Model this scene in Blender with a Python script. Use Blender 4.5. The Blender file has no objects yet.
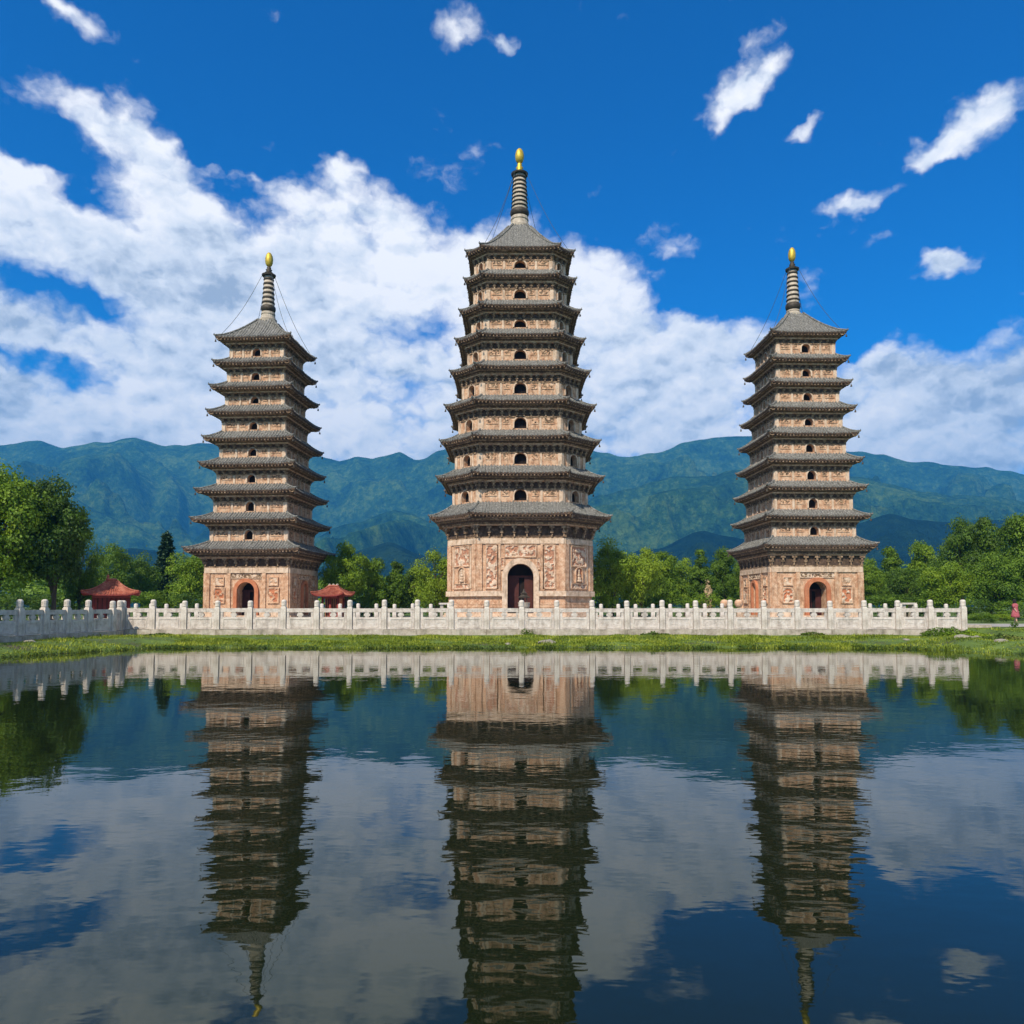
import bpy, math, random
from math import sin, cos, tan, atan, atan2, pi, sqrt, radians
from mathutils import Vector, Matrix, noise
random.seed(7)
# ------------------------------------------------------------------ camera
F_PX = 760.0; PITCH = radians(3.0); CAM_H = 1.7; CY = 566.2
scene = bpy.context.scene
cd = bpy.data.cameras.new('camera'); cam = bpy.data.objects.new('camera', cd)
scene.collection.objects.link(cam); scene.camera = cam
cam.location = (0, 0, CAM_H); cam.rotation_euler = (pi/2+PITCH, 0, 0)
cd.sensor_width = 36; cd.lens = 36*F_PX/1024; cd.shift_y = (CY-512)/1024; cd.clip_start = 0.1; cd.clip_end = 20000
# ------------------------------------------------------------------ light
SUN_EL = radians(45); SUN_AZ = radians(27)     # azimuth: to the left of straight behind the camera
to_sun = Vector((-sin(SUN_AZ)*cos(SUN_EL), -cos(SUN_AZ)*cos(SUN_EL), sin(SUN_EL)))
sl = bpy.data.lights.new('sun', 'SUN'); so = bpy.data.objects.new('sun', sl)
scene.collection.objects.link(so)
sl.energy = 4.6; sl.angle = radians(0.6); sl.color = (1.0, 0.92, 0.78)
so.rotation_euler = to_sun.to_track_quat('Z', 'Y').to_euler()
so.location = (-30, -40, 60)
scene.view_settings.view_transform = 'Standard'; scene.view_settings.look = 'None'
scene.view_settings.exposure = 0.22; scene.view_settings.gamma = 1.0

cy_ = scene.cycles; cy_.max_bounces = 6; cy_.diffuse_bounces = 2; cy_.glossy_bounces = 3; cy_.transmission_bounces = 2; cy_.volume_bounces = 0

def pix_dir(px, py):
    """unit world direction through a pixel of the photograph (used only to read bearings off it)"""
    a = (px-512)/F_PX; b = (CY-py)/F_PX
    v = Vector((a, cos(PITCH)-b*sin(PITCH), sin(PITCH)+b*cos(PITCH)))
    return v.normalized()
def height(py, D):            # height above the water of a point seen at row py at forward distance D
    return CAM_H + D*tan(PITCH+atan((CY-py)/F_PX))
def zc(D, h): return D*cos(PITCH)+(h-CAM_H)*sin(PITCH)
def wx(px, D, h=1.7): return (px-512)/F_PX*zc(D, h)

# ------------------------------------------------------------------ node helpers
def NT(tree):
    L = tree.links
    def n(typ, ins=None, **kw):
        o = tree.nodes.new(typ)
        for k, v in kw.items(): setattr(o, k, v)
        if ins:
            for k, v in ins.items():
                s = o.inputs[k]
                if hasattr(v, 'is_output'): L.new(v, s)
                else: s.default_value = v
        return o
    return n
def math_n(n, op, a, b=0.0, c=None, clamp=False):
    o = n('ShaderNodeMath', {0: a, 1: b}, operation=op, use_clamp=clamp)
    if c is not None:
        if hasattr(c, 'is_output'): o.id_data.links.new(c, o.inputs[2])
        else: o.inputs[2].default_value = c
    return o.outputs[0]

# ------------------------------------------------------------------ world: Nishita sky and cumulus
w = bpy.data.worlds.new('World'); w.cycles.sampling_method = 'MANUAL'; w.cycles.sample_map_resolution = 512; scene.world = w; w.use_nodes = True
wt = w.node_tree; wt.nodes.clear(); n = NT(wt)
sky = n('ShaderNodeTexSky', sky_type='NISHITA', sun_disc=False, sun_elevation=SUN_EL,
        sun_rotation=pi+SUN_AZ, altitude=1900, air_density=1.0, dust_density=0.1, ozone_density=3.0)
hs = n('ShaderNodeHueSaturation', {'Hue': 0.5, 'Saturation': 1.36, 'Value': 1.0, 'Fac': 1.0, 'Color': sky.outputs[0]})
tint = n('ShaderNodeMix', data_type='RGBA', blend_type='MULTIPLY'); tint.inputs[0].default_value = 1
wt.links.new(hs.outputs[0], tint.inputs[6]); tint.inputs[7].default_value = (.02, 1.10, 1.44, 1)
bg_sky = n('ShaderNodeBackground', {'Color': tint.outputs[2], 'Strength': 0.105})
tc = n('ShaderNodeTexCoord'); d = tc.outputs['Generated']
def vm(op, a, b=None, s=None):
    ins = {0: a}
    if b is not None: ins[1] = b
    o = n('ShaderNodeVectorMath', ins, operation=op)
    if s is not None: o.inputs['Scale'].default_value = s
    return o
wn = n('ShaderNodeTexNoise', {'Vector': d, 'Scale': 9.0, 'Detail': 3.0, 'Roughness': 0.6})
wv = vm('SUBTRACT', wn.outputs['Color'], (0.5, 0.5, 0.5)).outputs[0]
wn2 = n('ShaderNodeTexNoise', {'Vector': d, 'Scale': 34.0, 'Detail': 3.0, 'Roughness': 0.6})
wv2 = vm('SUBTRACT', wn2.outputs['Color'], (0.5, 0.5, 0.5)).outputs[0]
dw = vm('ADD', d, vm('SCALE', wv, s=0.06).outputs[0]).outputs[0]
dw = vm('ADD', dw, vm('SCALE', wv2, s=0.03).outputs[0]).outputs[0]
# clouds (bearing read from the photo, radii in px, rotation deg, weight); negative weights are gaps of blue
CL = [(95,122,72,28,-14,.8),(165,160,66,28,-25,.75),(30,212,90,46,0,.95),(150,255,150,60,-8,1.2),(260,268,110,62,0,1.1),
      (345,245,95,42,-12,.95),(400,295,90,60,-20,1.1),(330,350,200,60,0,1.2),(100,325,120,40,-6,1.0),
      (70,410,170,42,0,1.25),(300,425,220,50,0,1.2),(430,390,80,60,0,1.0),(480,320,70,80,-30,1.0),
      (600,320,62,52,-30,1.05),(640,400,120,52,0,1.25),(735,365,60,38,0,1.1),(760,420,90,40,0,1.2),
      (880,395,62,40,0,1.15),(960,405,85,42,0,1.15),(960,455,140,30,0,1.2),(850,440,80,40,0,1.1),
      (750,84,38,25,20,.85),(722,108,32,15,15,.8),(978,114,48,27,22,1.0),(930,148,24,13,20,.8),
      (866,206,32,17,10,.9),(952,263,30,11,-8,.95),(803,134,20,9,10,.7),(885,245,16,12,0,.6),
      (462,22,20,24,40,.85),(503,56,13,12,0,.75),(65,8,36,16,-15,.9),(272,150,12,8,0,.5),(336,172,22,14,0,.75),(225,190,30,14,0,.7),(150,100,26,16,0,.7),
      (-150,250,180,160,0,1.1),(1180,330,130,110,0,1.1),
      (50,292,75,20,-10,-.85),(30,360,70,16,-12,-.7),(410,325,62,20,-10,-.6),(95,198,55,22,-25,-.75),(252,205,50,24,-25,-.75),(250,150,60,30,0,-.5),(430,235,50,30,-40,-.4),
      (690,296,50,22,0,-.6),(815,350,45,30,0,-.8),(10,120,50,30,0,-.5)]
acc = None; capped = False
for (cx, cy, rx, ry, rot, wgt) in CL:
    c = pix_dir(cx, cy)
    ex = (pix_dir(cx+5, cy)-c).normalized(); ey = (pix_dir(cx, cy-5)-c).normalized()
    k = (pix_dir(cx+5, cy)-c).length/5
    r_ = radians(rot); ax = ex*cos(r_)+ey*sin(r_); ay = ey*cos(r_)-ex*sin(r_)
    dv = vm('SUBTRACT', dw, tuple(c)).outputs[0]
    a = math_n(n, 'MULTIPLY', vm('DOT_PRODUCT', dv, tuple(ax)).outputs['Value'], 1/(rx*k))
    b = math_n(n, 'MULTIPLY', vm('DOT_PRODUCT', dv, tuple(ay)).outputs['Value'], 1/(ry*k))
    q = math_n(n, 'ADD', math_n(n, 'MULTIPLY', a, a), math_n(n, 'MULTIPLY', b, b))
    e = math_n(n, 'EXPONENT', math_n(n, 'MULTIPLY', q, -0.8))
    fr = math_n(n, 'GREATER_THAN', vm('DOT_PRODUCT', d, tuple(c)).outputs['Value'], 0.2)
    e = math_n(n, 'MULTIPLY', e, fr)
    if wgt < 0 and not capped: acc = math_n(n, 'MINIMUM', acc, 1.1); capped = True
    acc = math_n(n, 'MULTIPLY', e, wgt) if acc is None else math_n(n, 'MULTIPLY_ADD', e, wgt, acc)
acc = math_n(n, 'MAXIMUM', acc, -.5)
def fbm(vec, sc, det=8.0, ro=0.6):
    return n('ShaderNodeTexNoise', {'Vector': vec, 'Scale': sc, 'Detail': det, 'Roughness': ro}).outputs['Fac']
sq = n('ShaderNodeMapping', {'Vector': d, 'Scale': (1, 1, 1.6)}).outputs[0]
sq_up = vm('ADD', sq, (-0.012, 0, 0.03)).outputs[0]
def puffs(vec):
    # billowing cloud texture: soft noise broken up by rounded cells
    v1 = n('ShaderNodeTexVoronoi', {'Vector': vec, 'Scale': 15.0, 'Detail': 2.0, 'Roughness': 0.55, 'Lacunarity': 2.3}, feature='F1', normalize=True).outputs['Distance']
    f = fbm(vec, 7.0, 7.0, 0.6)
    return math_n(n, 'ADD', math_n(n, 'MULTIPLY', f, .78), math_n(n, 'MULTIPLY_ADD', v1, -.55, .30))
sqw = vm('ADD', sq, vm('SCALE', wv2, s=0.03).outputs[0]).outputs[0]
fmix = puffs(sqw); f1 = fmix; f2 = puffs(vm('ADD', sqw, (-0.010, 0, 0.020)).outputs[0])
g1 = fbm(sq, 2.6, 3.0, 0.5)
# a few soft clouds in the rest of the sky (behind the camera)
back = math_n(n, 'MULTIPLY', math_n(n, 'LESS_THAN', n('ShaderNodeSeparateXYZ', {0: d}).outputs['Y'], 0.15), 0.55)
acc = math_n(n, 'ADD', acc, back)
dens = math_n(n, 'ADD', math_n(n, 'MULTIPLY', acc, 0.95), math_n(n, 'MULTIPLY', math_n(n, 'SUBTRACT', fmix, 0.5), 2.5))
mask = n('ShaderNodeMapRange', {'Value': dens, 'From Min': 0.34, 'From Max': 1.0}, interpolation_type='SMOOTHSTEP').outputs[0]
shade = math_n(n, 'MULTIPLY_ADD', math_n(n, 'SUBTRACT', f1, f2), 3.6, 0.64)
shade = math_n(n, 'ADD', shade, math_n(n, 'MULTIPLY', math_n(n, 'SUBTRACT', g1, 0.5), 2.4), clamp=True)
thick = n('ShaderNodeMapRange', {'Value': dens, 'From Min': 0.5, 'From Max': 1.9, 'To Min': 0.20, 'To Max': -0.24}).outputs[0]
shade = math_n(n, 'ADD', shade, thick, clamp=True)
cr = n('ShaderNodeValToRGB', {0: shade})
cr.color_ramp.elements[0].position = 0.05; cr.color_ramp.elements[0].color = (.36, .43, .53, 1)
cr.color_ramp.elements[1].position = 0.95; cr.color_ramp.elements[1].color = (.95, .94, .93, 1)
e_ = cr.color_ramp.elements.new(0.5); e_.color = (.70, .75, .81, 1)
bg_cl = n('ShaderNodeBackground', {'Color': cr.outputs[0], 'Strength': 1.14})
mixw = n('ShaderNodeMixShader', {0: math_n(n, 'MULTIPLY', mask, 0.96), 1: bg_sky.outputs[0], 2: bg_cl.outputs[0]})
n('ShaderNodeOutputWorld', {'Surface': mixw.outputs[0]})

# ------------------------------------------------------------------ materials
def new_mat(name):
    m = bpy.data.materials.new(name); m.use_nodes = True
    t = m.node_tree; t.nodes.clear(); nn = NT(t)
    out = nn('ShaderNodeOutputMaterial'); bs = nn('ShaderNodeBsdfPrincipled')
    t.links.new(bs.outputs[0], out.inputs[0])
    return m, t, nn, bs, out
def ramp(nn, fac, stops):
    r = nn('ShaderNodeValToRGB', {0: fac}); els = r.color_ramp.elements
    els[0].position = stops[0][0]; els[0].color = (*stops[0][1], 1)
    els[1].position = stops[-1][0]; els[1].color = (*stops[-1][1], 1)
    for p, c in stops[1:-1]:
        e = els.new(p); e.color = (*c, 1)
    return r.outputs[0]
def mixc(nn, fac, a, b, mode='MIX'):
    o = nn('ShaderNodeMix', data_type='RGBA', blend_type=mode)
    L = o.id_data.links
    for i, v in ((0, fac), (6, a), (7, b)):
        if hasattr(v, 'is_output'): L.new(v, o.inputs[i])
        elif i == 0: o.inputs[0].default_value = v
        else: o.inputs[i].default_value = (*v, 1) if len(v) == 3 else v
    return o.outputs[2]
def stone(name, stops, sc=1.5, stain=(.12,.09,.07), stain_amt=.6, rough=.9, bump=.03, bsc=14, streak=True, brick=None, metallic=0):
    m, t, nn, bs, out = new_mat(name)
    oc = nn('ShaderNodeTexCoord').outputs['Object']
    a = nn('ShaderNodeTexNoise', {'Vector': oc, 'Scale': sc, 'Detail': 8.0, 'Roughness': .65}).outputs['Fac']
    col = ramp(nn, a, stops)
    mp = nn('ShaderNodeMapping', {'Vector': oc, 'Scale': (1.0, 1.0, .22 if streak else 1.0)}).outputs[0]
    s = nn('ShaderNodeTexNoise', {'Vector': mp, 'Scale': 3.3, 'Detail': 7.0, 'Roughness': .7}).outputs['Fac']
    s = nn('ShaderNodeMapRange', {'Value': s, 'From Min': .5, 'From Max': .72, 'To Max': stain_amt}).outputs[0]
    col = mixc(nn, s, col, stain)
    h = nn('ShaderNodeTexNoise', {'Vector': oc, 'Scale': bsc, 'Detail': 5.0, 'Roughness': .7}).outputs['Fac']
    if brick:
        br = nn('ShaderNodeTexBrick', {'Vector': nn('ShaderNodeMapping', {'Vector': oc, 'Rotation': (pi/2, 0, 0)}).outputs[0],
             'Color1': (1,1,1,1), 'Color2': (.78,.76,.74,1), 'Mortar': (.5,.45,.4,1), 'Scale': brick, 'Mortar Size': .02})
        col = mixc(nn, .6, col, br.outputs['Color'], 'MULTIPLY')
    t.links.new(col, bs.inputs['Base Color']); bs.inputs['Roughness'].default_value = rough
    bs.inputs['Metallic'].default_value = metallic
    bs.inputs['Specular IOR Level'].default_value = .25
    b = nn('ShaderNodeBump', {'Height': h, 'Strength': .8, 'Distance': bump})
    t.links.new(b.outputs[0], bs.inputs['Normal'])
    return m
M = {}
M['stucco'] = stone('pink_stucco', [(.28,(.33,.16,.09)),(.42,(.58,.325,.19)),(.54,(.71,.45,.285)),(.74,(.77,.58,.41))], 3.2, (.15,.08,.045), .85, brick=2.2, bump=.06)
M['cream'] = stone('cream_stone', [(.3,(.42,.28,.18)),(.5,(.64,.46,.32)),(.74,(.74,.60,.46))], 3.0, (.19,.135,.09), .8, bump=.05)
M['terracotta'] = stone('terracotta_relief', [(.3,(.34,.155,.09)),(.6,(.48,.24,.145)),(.8,(.56,.32,.20))], 3, (.16,.08,.05), .6)
M['orange'] = stone('orange_render', [(.3,(.40,.13,.055)),(.6,(.52,.20,.10)),(.8,(.56,.28,.16))], 3, (.18,.08,.05), .5)
M['bracket'] = stone('weathered_shaded_brick', [(.28,(.055,.036,.024)),(.46,(.19,.12,.07)),(.57,(.38,.25,.15)),(.75,(.58,.43,.29))], 5.0, (.05,.034,.025), .9, streak=False, bump=.09)  # weathered brick, also darkened in colour to deepen the shade among the brackets
M['recess'] = stone('shade_dark_brick', [(.3,(.035,.023,.016)),(.55,(.10,.062,.04)),(.75,(.24,.155,.10))], 5.0, (.05,.036,.028), .8, streak=False)  # brick colour lowered to deepen the shade under eaves and behind brackets
M['tile'] = stone('grey_roof_tile', [(.3,(.045,.043,.038)),(.48,(.145,.137,.12)),(.66,(.33,.315,.28))], 9.0, (.07,.072,.052), .7, streak=False, bump=.04)
M['spirestone'] = stone('spire_stone', [(.3,(.34,.28,.21)),(.7,(.55,.47,.37))], 3, (.14,.11,.08), .6)
M['bronze'] = stone('dark_bronze', [(.3,(.035,.028,.02)),(.6,(.075,.06,.042)),(.85,(.15,.12,.085))], 6, (.03,.03,.028), .4, rough=.55, metallic=.3)
M['gold'] = stone('gilded_metal', [(.3,(.40,.26,.03)),(.6,(.66,.47,.07)),(.85,(.80,.64,.16))], 5, (.22,.17,.03), .7, rough=.5, bump=.004, metallic=.45)
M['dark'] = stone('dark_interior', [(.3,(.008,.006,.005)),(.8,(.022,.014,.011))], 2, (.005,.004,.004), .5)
M['reddoor'] = stone('dark_red_lacquer', [(.3,(.045,.012,.008)),(.8,(.10,.026,.018))], 3, (.02,.008,.006), .5, rough=.6)
M['marble'] = stone('white_marble', [(.28,(.42,.35,.28)),(.48,(.62,.54,.455)),(.7,(.72,.65,.57))], 3.4, (.22,.18,.14), .8, bump=.03)
M['marble2'] = stone('carved_marble', [(.28,(.40,.33,.27)),(.48,(.58,.50,.43)),(.7,(.70,.63,.555))], 5, (.22,.18,.15), .75, bump=.05, bsc=9)
M['plinth'] = stone('stained_granite', [(.3,(.22,.18,.13)),(.5,(.44,.37,.29)),(.72,(.60,.53,.44))], 2.6, (.14,.13,.09), .75, bump=.03)
M['redtile'] = stone('red_glazed_tile', [(.3,(.15,.04,.025)),(.5,(.33,.09,.05)),(.7,(.48,.20,.12))], 3.5, (.18,.06,.04), .5, rough=.6, streak=False)
M['redpaint'] = stone('red_paint', [(.3,(.17,.022,.016)),(.8,(.28,.05,.035))], 2, (.12,.02,.02), .4, rough=.55)
M['bark'] = stone('bark', [(.3,(.045,.032,.022)),(.8,(.12,.09,.065))], 6, (.03,.022,.018), .5)
M['rock'] = stone('rock', [(.3,(.22,.19,.14)),(.8,(.42,.38,.30))], 4, (.10,.11,.05), .6, streak=False, bump=.05)
M['paving'] = stone('paving', [(.3,(.30,.27,.235)),(.8,(.44,.41,.37))], .8, (.2,.19,.16), .4, streak=False)
M['pinkcloth'] = stone('pink_red_cloth', [(.3,(.28,.05,.06)),(.8,(.50,.16,.17))], 12, (.3,.04,.06), .3, streak=False)
M['skin'] = stone('skin', [(.3,(.48,.30,.21)),(.8,(.54,.35,.25))], 5, (.4,.25,.18), .1, streak=False, bump=.001)
M['hair'] = stone('hair', [(.3,(.012,.010,.009)),(.8,(.03,.024,.02))], 9, (.01,.01,.01), .1, streak=False)
M['cable'] = stone('steel_cable', [(.3,(.05,.055,.06)),(.8,(.09,.095,.10))], 9, (.04,.04,.04), .1, streak=False)

def leaf_mat(name, dark, mid, light, trans=.3):
    m, t, nn, bs, out = new_mat(name)
    oc = nn('ShaderNodeTexCoord').outputs['Object']
    a = nn('ShaderNodeTexNoise', {'Vector': oc, 'Scale': .8, 'Detail': 3.0}).outputs['Fac']
    b = nn('ShaderNodeTexNoise', {'Vector': oc, 'Scale': 9.0, 'Detail': 2.0}).outputs['Fac']
    r = nn('ShaderNodeObjectInfo').outputs['Random']
    v = math_n(nn, 'ADD', math_n(nn, 'MULTIPLY', a, .55), math_n(nn, 'MULTIPLY', b, .45))
    v = math_n(nn, 'ADD', v, math_n(nn, 'MULTIPLY_ADD', r, .16, -.08))
    col = ramp(nn, v, [(.34, dark), (.5, mid), (.66, light)])
    t.links.new(col, bs.inputs['Base Color']); bs.inputs['Roughness'].default_value = .55
    bs.inputs['Specular IOR Level'].default_value = .3
    tr = nn('ShaderNodeBsdfTranslucent', {'Color': mixc(nn, .5, col, light)})
    mx = nn('ShaderNodeMixShader', {0: trans, 1: bs.outputs[0], 2: tr.outputs[0]})
    t.links.new(mx.outputs[0], out.inputs[0])
    return m
M['leaf'] = leaf_mat('broad_leaves', (.045,.090,.006), (.125,.215,.010), (.27,.37,.018))
M['leaf_dark'] = leaf_mat('dark_leaves', (.030,.066,.006), (.088,.165,.010), (.19,.29,.016))
M['leaf_yellow'] = leaf_mat('yellow_green_leaves', (.065,.115,.006), (.17,.26,.012), (.31,.40,.025))
M['needle'] = leaf_mat('needles', (.02,.048,.018), (.042,.085,.03), (.075,.125,.04), .1)
M['blossom'] = leaf_mat('pale_blossom', (.40,.26,.13), (.56,.40,.22), (.68,.52,.32), .2)
M['grass'] = leaf_mat('grass_blades', (.055,.085,.008), (.17,.23,.012), (.42,.44,.04), .3)
M['weed'] = leaf_mat('shore_weeds', (.04,.085,.010), (.09,.15,.018), (.24,.25,.05), .25)

def ground_mat():
    m, t, nn, bs, out = new_mat('grassy_ground')
    oc = nn('ShaderNodeTexCoord').outputs['Object']
    a = nn('ShaderNodeTexNoise', {'Vector': oc, 'Scale': .6, 'Detail': 9.0, 'Roughness': .7}).outputs['Fac']
    col = ramp(nn, a, [(.33,(.07,.06,.03)),(.44,(.06,.10,.012)),(.56,(.10,.16,.015)),(.7,(.17,.22,.03))])
    z = nn('ShaderNodeSeparateXYZ', {0: oc}).outputs['Z']
    wet = nn('ShaderNodeMapRange', {'Value': z, 'From Min': -.05, 'From Max': .03}).outputs[0]
    col = mixc(nn, wet, (.035,.03,.018), col)
    t.links.new(col, bs.inputs['Base Color']); bs.inputs['Roughness'].default_value = .95
    h = nn('ShaderNodeTexNoise', {'Vector': oc, 'Scale': 7, 'Detail': 5.0}).outputs['Fac']
    t.links.new(nn('ShaderNodeBump', {'Height': h, 'Strength': 1, 'Distance': .08}).outputs[0], bs.inputs['Normal'])
    return m
M['ground'] = ground_mat()
def mountain_mat(name, stops):
    m, t, nn, bs, out = new_mat(name)
    oc = nn('ShaderNodeTexCoord').outputs['Object']
    a = nn('ShaderNodeTexNoise', {'Vector': oc, 'Scale': .006, 'Detail': 12.0, 'Roughness': .68}).outputs['Fac']
    a2 = nn('ShaderNodeTexNoise', {'Vector': oc, 'Scale': .045, 'Detail': 5.0, 'Roughness': .75}).outputs['Fac']
    a = math_n(nn, 'ADD', a, math_n(nn, 'MULTIPLY', math_n(nn, 'SUBTRACT', a2, .5), .9))
    col = ramp(nn, a, stops)
    t.links.new(col, bs.inputs['Base Color']); bs.inputs['Roughness'].default_value = 1
    bs.inputs['Specular IOR Level'].default_value = 0
    h = nn('ShaderNodeTexNoise', {'Vector': oc, 'Scale': .05, 'Detail': 6.0, 'Roughness': .7}).outputs['Fac']
    t.links.new(nn('ShaderNodeBump', {'Height': h, 'Strength': 1, 'Distance': 34}).outputs[0], bs.inputs['Normal'])
    return m
M['mount'] = mountain_mat('forested_mountain', [(.30,(.010,.038,.018)),(.5,(.045,.12,.035)),(.70,(.15,.24,.05))])
M['mount_dark'] = mountain_mat('cloud_shaded_forest', [(.35,(.008,.024,.02)),(.55,(.016,.045,.028)),(.72,(.03,.07,.035))])  # darker forest colours stand in for cloud shadow on the foothills
def water_mat():
    m, t, nn, bs, out = new_mat('pond_water')
    oc = nn('ShaderNodeTexCoord').outputs['Object']
    bs.inputs['Base Color'].default_value = (.0075, .0115, .0045, 1)
    bs.inputs['Roughness'].default_value = .015; bs.inputs['IOR'].default_value = 1.46; bs.inputs['Specular Tint'].default_value = (.76, 1.0, .86, 1)
    a = nn('ShaderNodeTexNoise', {'Vector': nn('ShaderNodeMapping', {'Vector': oc, 'Scale': (1, 1.5, 1)}).outputs[0], 'Scale': 1.1, 'Detail': 3.0, 'Roughness': .5}).outputs['Fac']
    b = nn('ShaderNodeTexNoise', {'Vector': nn('ShaderNodeMapping', {'Vector': oc, 'Scale': (1, 1.8, 1), 'Rotation': (0, 0, .2)}).outputs[0], 'Scale': 4.5, 'Detail': 2.0}).outputs['Fac']
    patch = nn('ShaderNodeTexNoise', {'Vector': oc, 'Scale': .12, 'Detail': 2.0}).outputs['Fac']
    patch = nn('ShaderNodeMapRange', {'Value': patch, 'From Min': .35, 'From Max': .65, 'To Min': .5, 'To Max': 1.3}).outputs[0]
    h = math_n(nn, 'ADD', math_n(nn, 'MULTIPLY', a, .0034), math_n(nn, 'MULTIPLY', math_n(nn, 'MULTIPLY', b, .00075), patch))
    t.links.new(nn('ShaderNodeBump', {'Height': h, 'Strength': 1, 'Distance': 1}).outputs[0], bs.inputs['Normal'])
    return m
M['water'] = water_mat()

# ------------------------------------------------------------------ mesh building
COL = scene.collection
class MB:
    def __init__(s): s.v = []; s.f = []; s.m = []; s.mat = 0
    def add(s, pts): i = len(s.v); s.v.extend([tuple(p) for p in pts]); return i
    def face(s, *pts):
        i = s.add(pts); s.f.append(tuple(range(i, i+len(pts)))); s.m.append(s.mat)
    def idx(s, f): s.f.append(tuple(f)); s.m.append(s.mat)
    def hexa(s, p):   # 8 points: bottom 4 ccw, top 4 ccw
        i = s.add(p)
        for q in ((3,2,1,0),(4,5,6,7),(0,1,5,4),(1,2,6,5),(2,3,7,6),(3,0,4,7)): s.idx([i+k for k in q])
    def box(s, x0, x1, y0, y1, z0, z1):
        s.hexa([(x0,y0,z0),(x1,y0,z0),(x1,y1,z0),(x0,y1,z0),(x0,y0,z1),(x1,y0,z1),(x1,y1,z1),(x0,y1,z1)])
    def fbox(s, fr, t0, t1, z0, z1, o0, o1):      # box in a face frame: o1 is the outer side
        P = fr.p
        s.hexa([P(t0,z0,o1),P(t1,z0,o1),P(t1,z0,o0),P(t0,z0,o0),P(t0,z1,o1),P(t1,z1,o1),P(t1,z1,o0),P(t0,z1,o0)])
    def loft(s, rings, cap0=False, cap1=False, closed=True):
        k = len(rings[0]); ids = [s.add(r) for r in rings]
        for a, b in zip(ids, ids[1:]):
            for j in range(k if closed else k-1):
                s.idx((a+j, a+(j+1) % k, b+(j+1) % k, b+j))
        if cap0: s.idx([ids[0]+j for j in reversed(range(k))])
        if cap1: s.idx([ids[-1]+j for j in range(k)])
    def lathe(s, prof, c=(0,0), seg=16, z=0.0):
        s.loft([[(c[0]+r*cos(2*pi*j/seg), c[1]+r*sin(2*pi*j/seg), z+h) for j in range(seg)] for r, h in prof], True, True)
    def tube(s, pts, r, seg=6):
        pts = [Vector(p) for p in pts]; rings = []
        for i, p in enumerate(pts):
            d = (pts[min(i+1, len(pts)-1)]-pts[max(i-1, 0)]).normalized()
            u = d.cross(Vector((0,0,1))); 
            if u.length < 1e-4: u = Vector((1,0,0))
            u.normalize(); v = u.cross(d)
            rr = r[i] if isinstance(r, (list, tuple)) else r
            rings.append([p+(u*cos(2*pi*j/seg)-v*sin(2*pi*j/seg))*rr for j in range(seg)])
        s.loft(rings, True, True)
    def build(s, name, mats, parent=None, smooth=False):
        me = bpy.data.meshes.new(name); me.from_pydata(s.v, [], s.f); me.update()
        if not isinstance(mats, (list, tuple)): mats = [mats]
        for m in mats: me.materials.append(m)
        me.polygons.foreach_set('material_index', s.m)
        if smooth: me.polygons.foreach_set('use_smooth', [True]*len(s.f))
        o = bpy.data.objects.new(name, me); COL.objects.link(o)
        if parent: o.parent = parent
        return o
class Frame:
    def __init__(s, A, B):
        s.A, s.B = Vector(A), Vector(B); s.mid = (s.A+s.B)/2; s.t = (s.B-s.A).normalized()
        s.n = Vector((s.t.y, -s.t.x)); s.half = (s.B-s.A).length/2
    def p(s, t, z, o=0.0):
        q = s.mid+s.t*t+s.n*o; return (q.x, q.y, z)
def tag(o, label=None, cat=None, group=None, kind=None):
    if label: o['label'] = label
    if cat: o['category'] = cat
    if group: o['group'] = group
    if kind: o['kind'] = kind
    return o
def empty(name, loc, rz=0, **kw):
    o = bpy.data.objects.new(name, None); COL.objects.link(o); o.location = loc; o.rotation_euler = (0,0,rz)
    return tag(o, **kw)
def copy_tree(o, parent=None):
    c = o.copy(); COL.objects.link(c); c.parent = parent
    for ch in list(o.children): copy_tree(ch, c)
    return c
def frames(poly):
    return [Frame(poly[i], poly[(i+1) % len(poly)]) for i in range(len(poly))]
def poly(W, F):
    if F is None: return [(-W,-W),(W,-W),(W,W),(-W,W)]
    return [(-F,-W),(F,-W),(W,-F),(W,F),(F,W),(-F,W),(-W,F),(-W,-F)]

# ------------------------------------------------------------------ ground, water, paths
def shore(x):
    y = 30.9
    if x < -14.5: y -= 2.2*(-x-14.5)**1.05
    if x > 15.2: y -= 1.15*(x-15.2)**1.15
    y += .35*noise.noise(Vector((x*.22, 1.3, 0)))+.22*noise.noise(Vector((x*.8, 4.3, 0)))
    return y
GZ = .60
def gz(x, y):
    ys = max(shore(x), -9.0) if abs(x) < 60 else -9.0
    dd = y-ys
    if abs(x) > 26 and y < 22: dd = max(dd, (abs(x)-26)*.8)
    if y < -6: dd = max(dd, (-6-y))
    if dd < 0: return -.9*min(1, -dd/2.5)**.8
    z = .30*min(1, dd/4.6)**.85
    z += .05*noise.noise(Vector((x*.7, y*.7, 0)))*min(1, dd/1.0)
    z += .04*min(1, dd/4.6)
    back_ = y-36.1 if -18.6 < x < 21.8 else (min(y-36.1, x-21.6)+1 if x >= 21.8 else min(max(-18.9-.07*(36-y)-x, y-36.1), dd-4))
    if x >= 21.8: back_ = min((dd-4.6)*.6, 9)
    if back_ > 0: z += (GZ-.34)*min(1, back_/1.4)
    return z
def axis(lo, hi, step, far):
    a = []; v = lo
    while v <= hi: a.append(v); v += step
    s = step; v = hi
    while v < far: s *= 1.35; v += s; a.append(v)
    s = step; v = lo; pre = []
    while v > -far: s *= 1.35; v -= s; pre.append(v)
    return pre[::-1]+a
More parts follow.
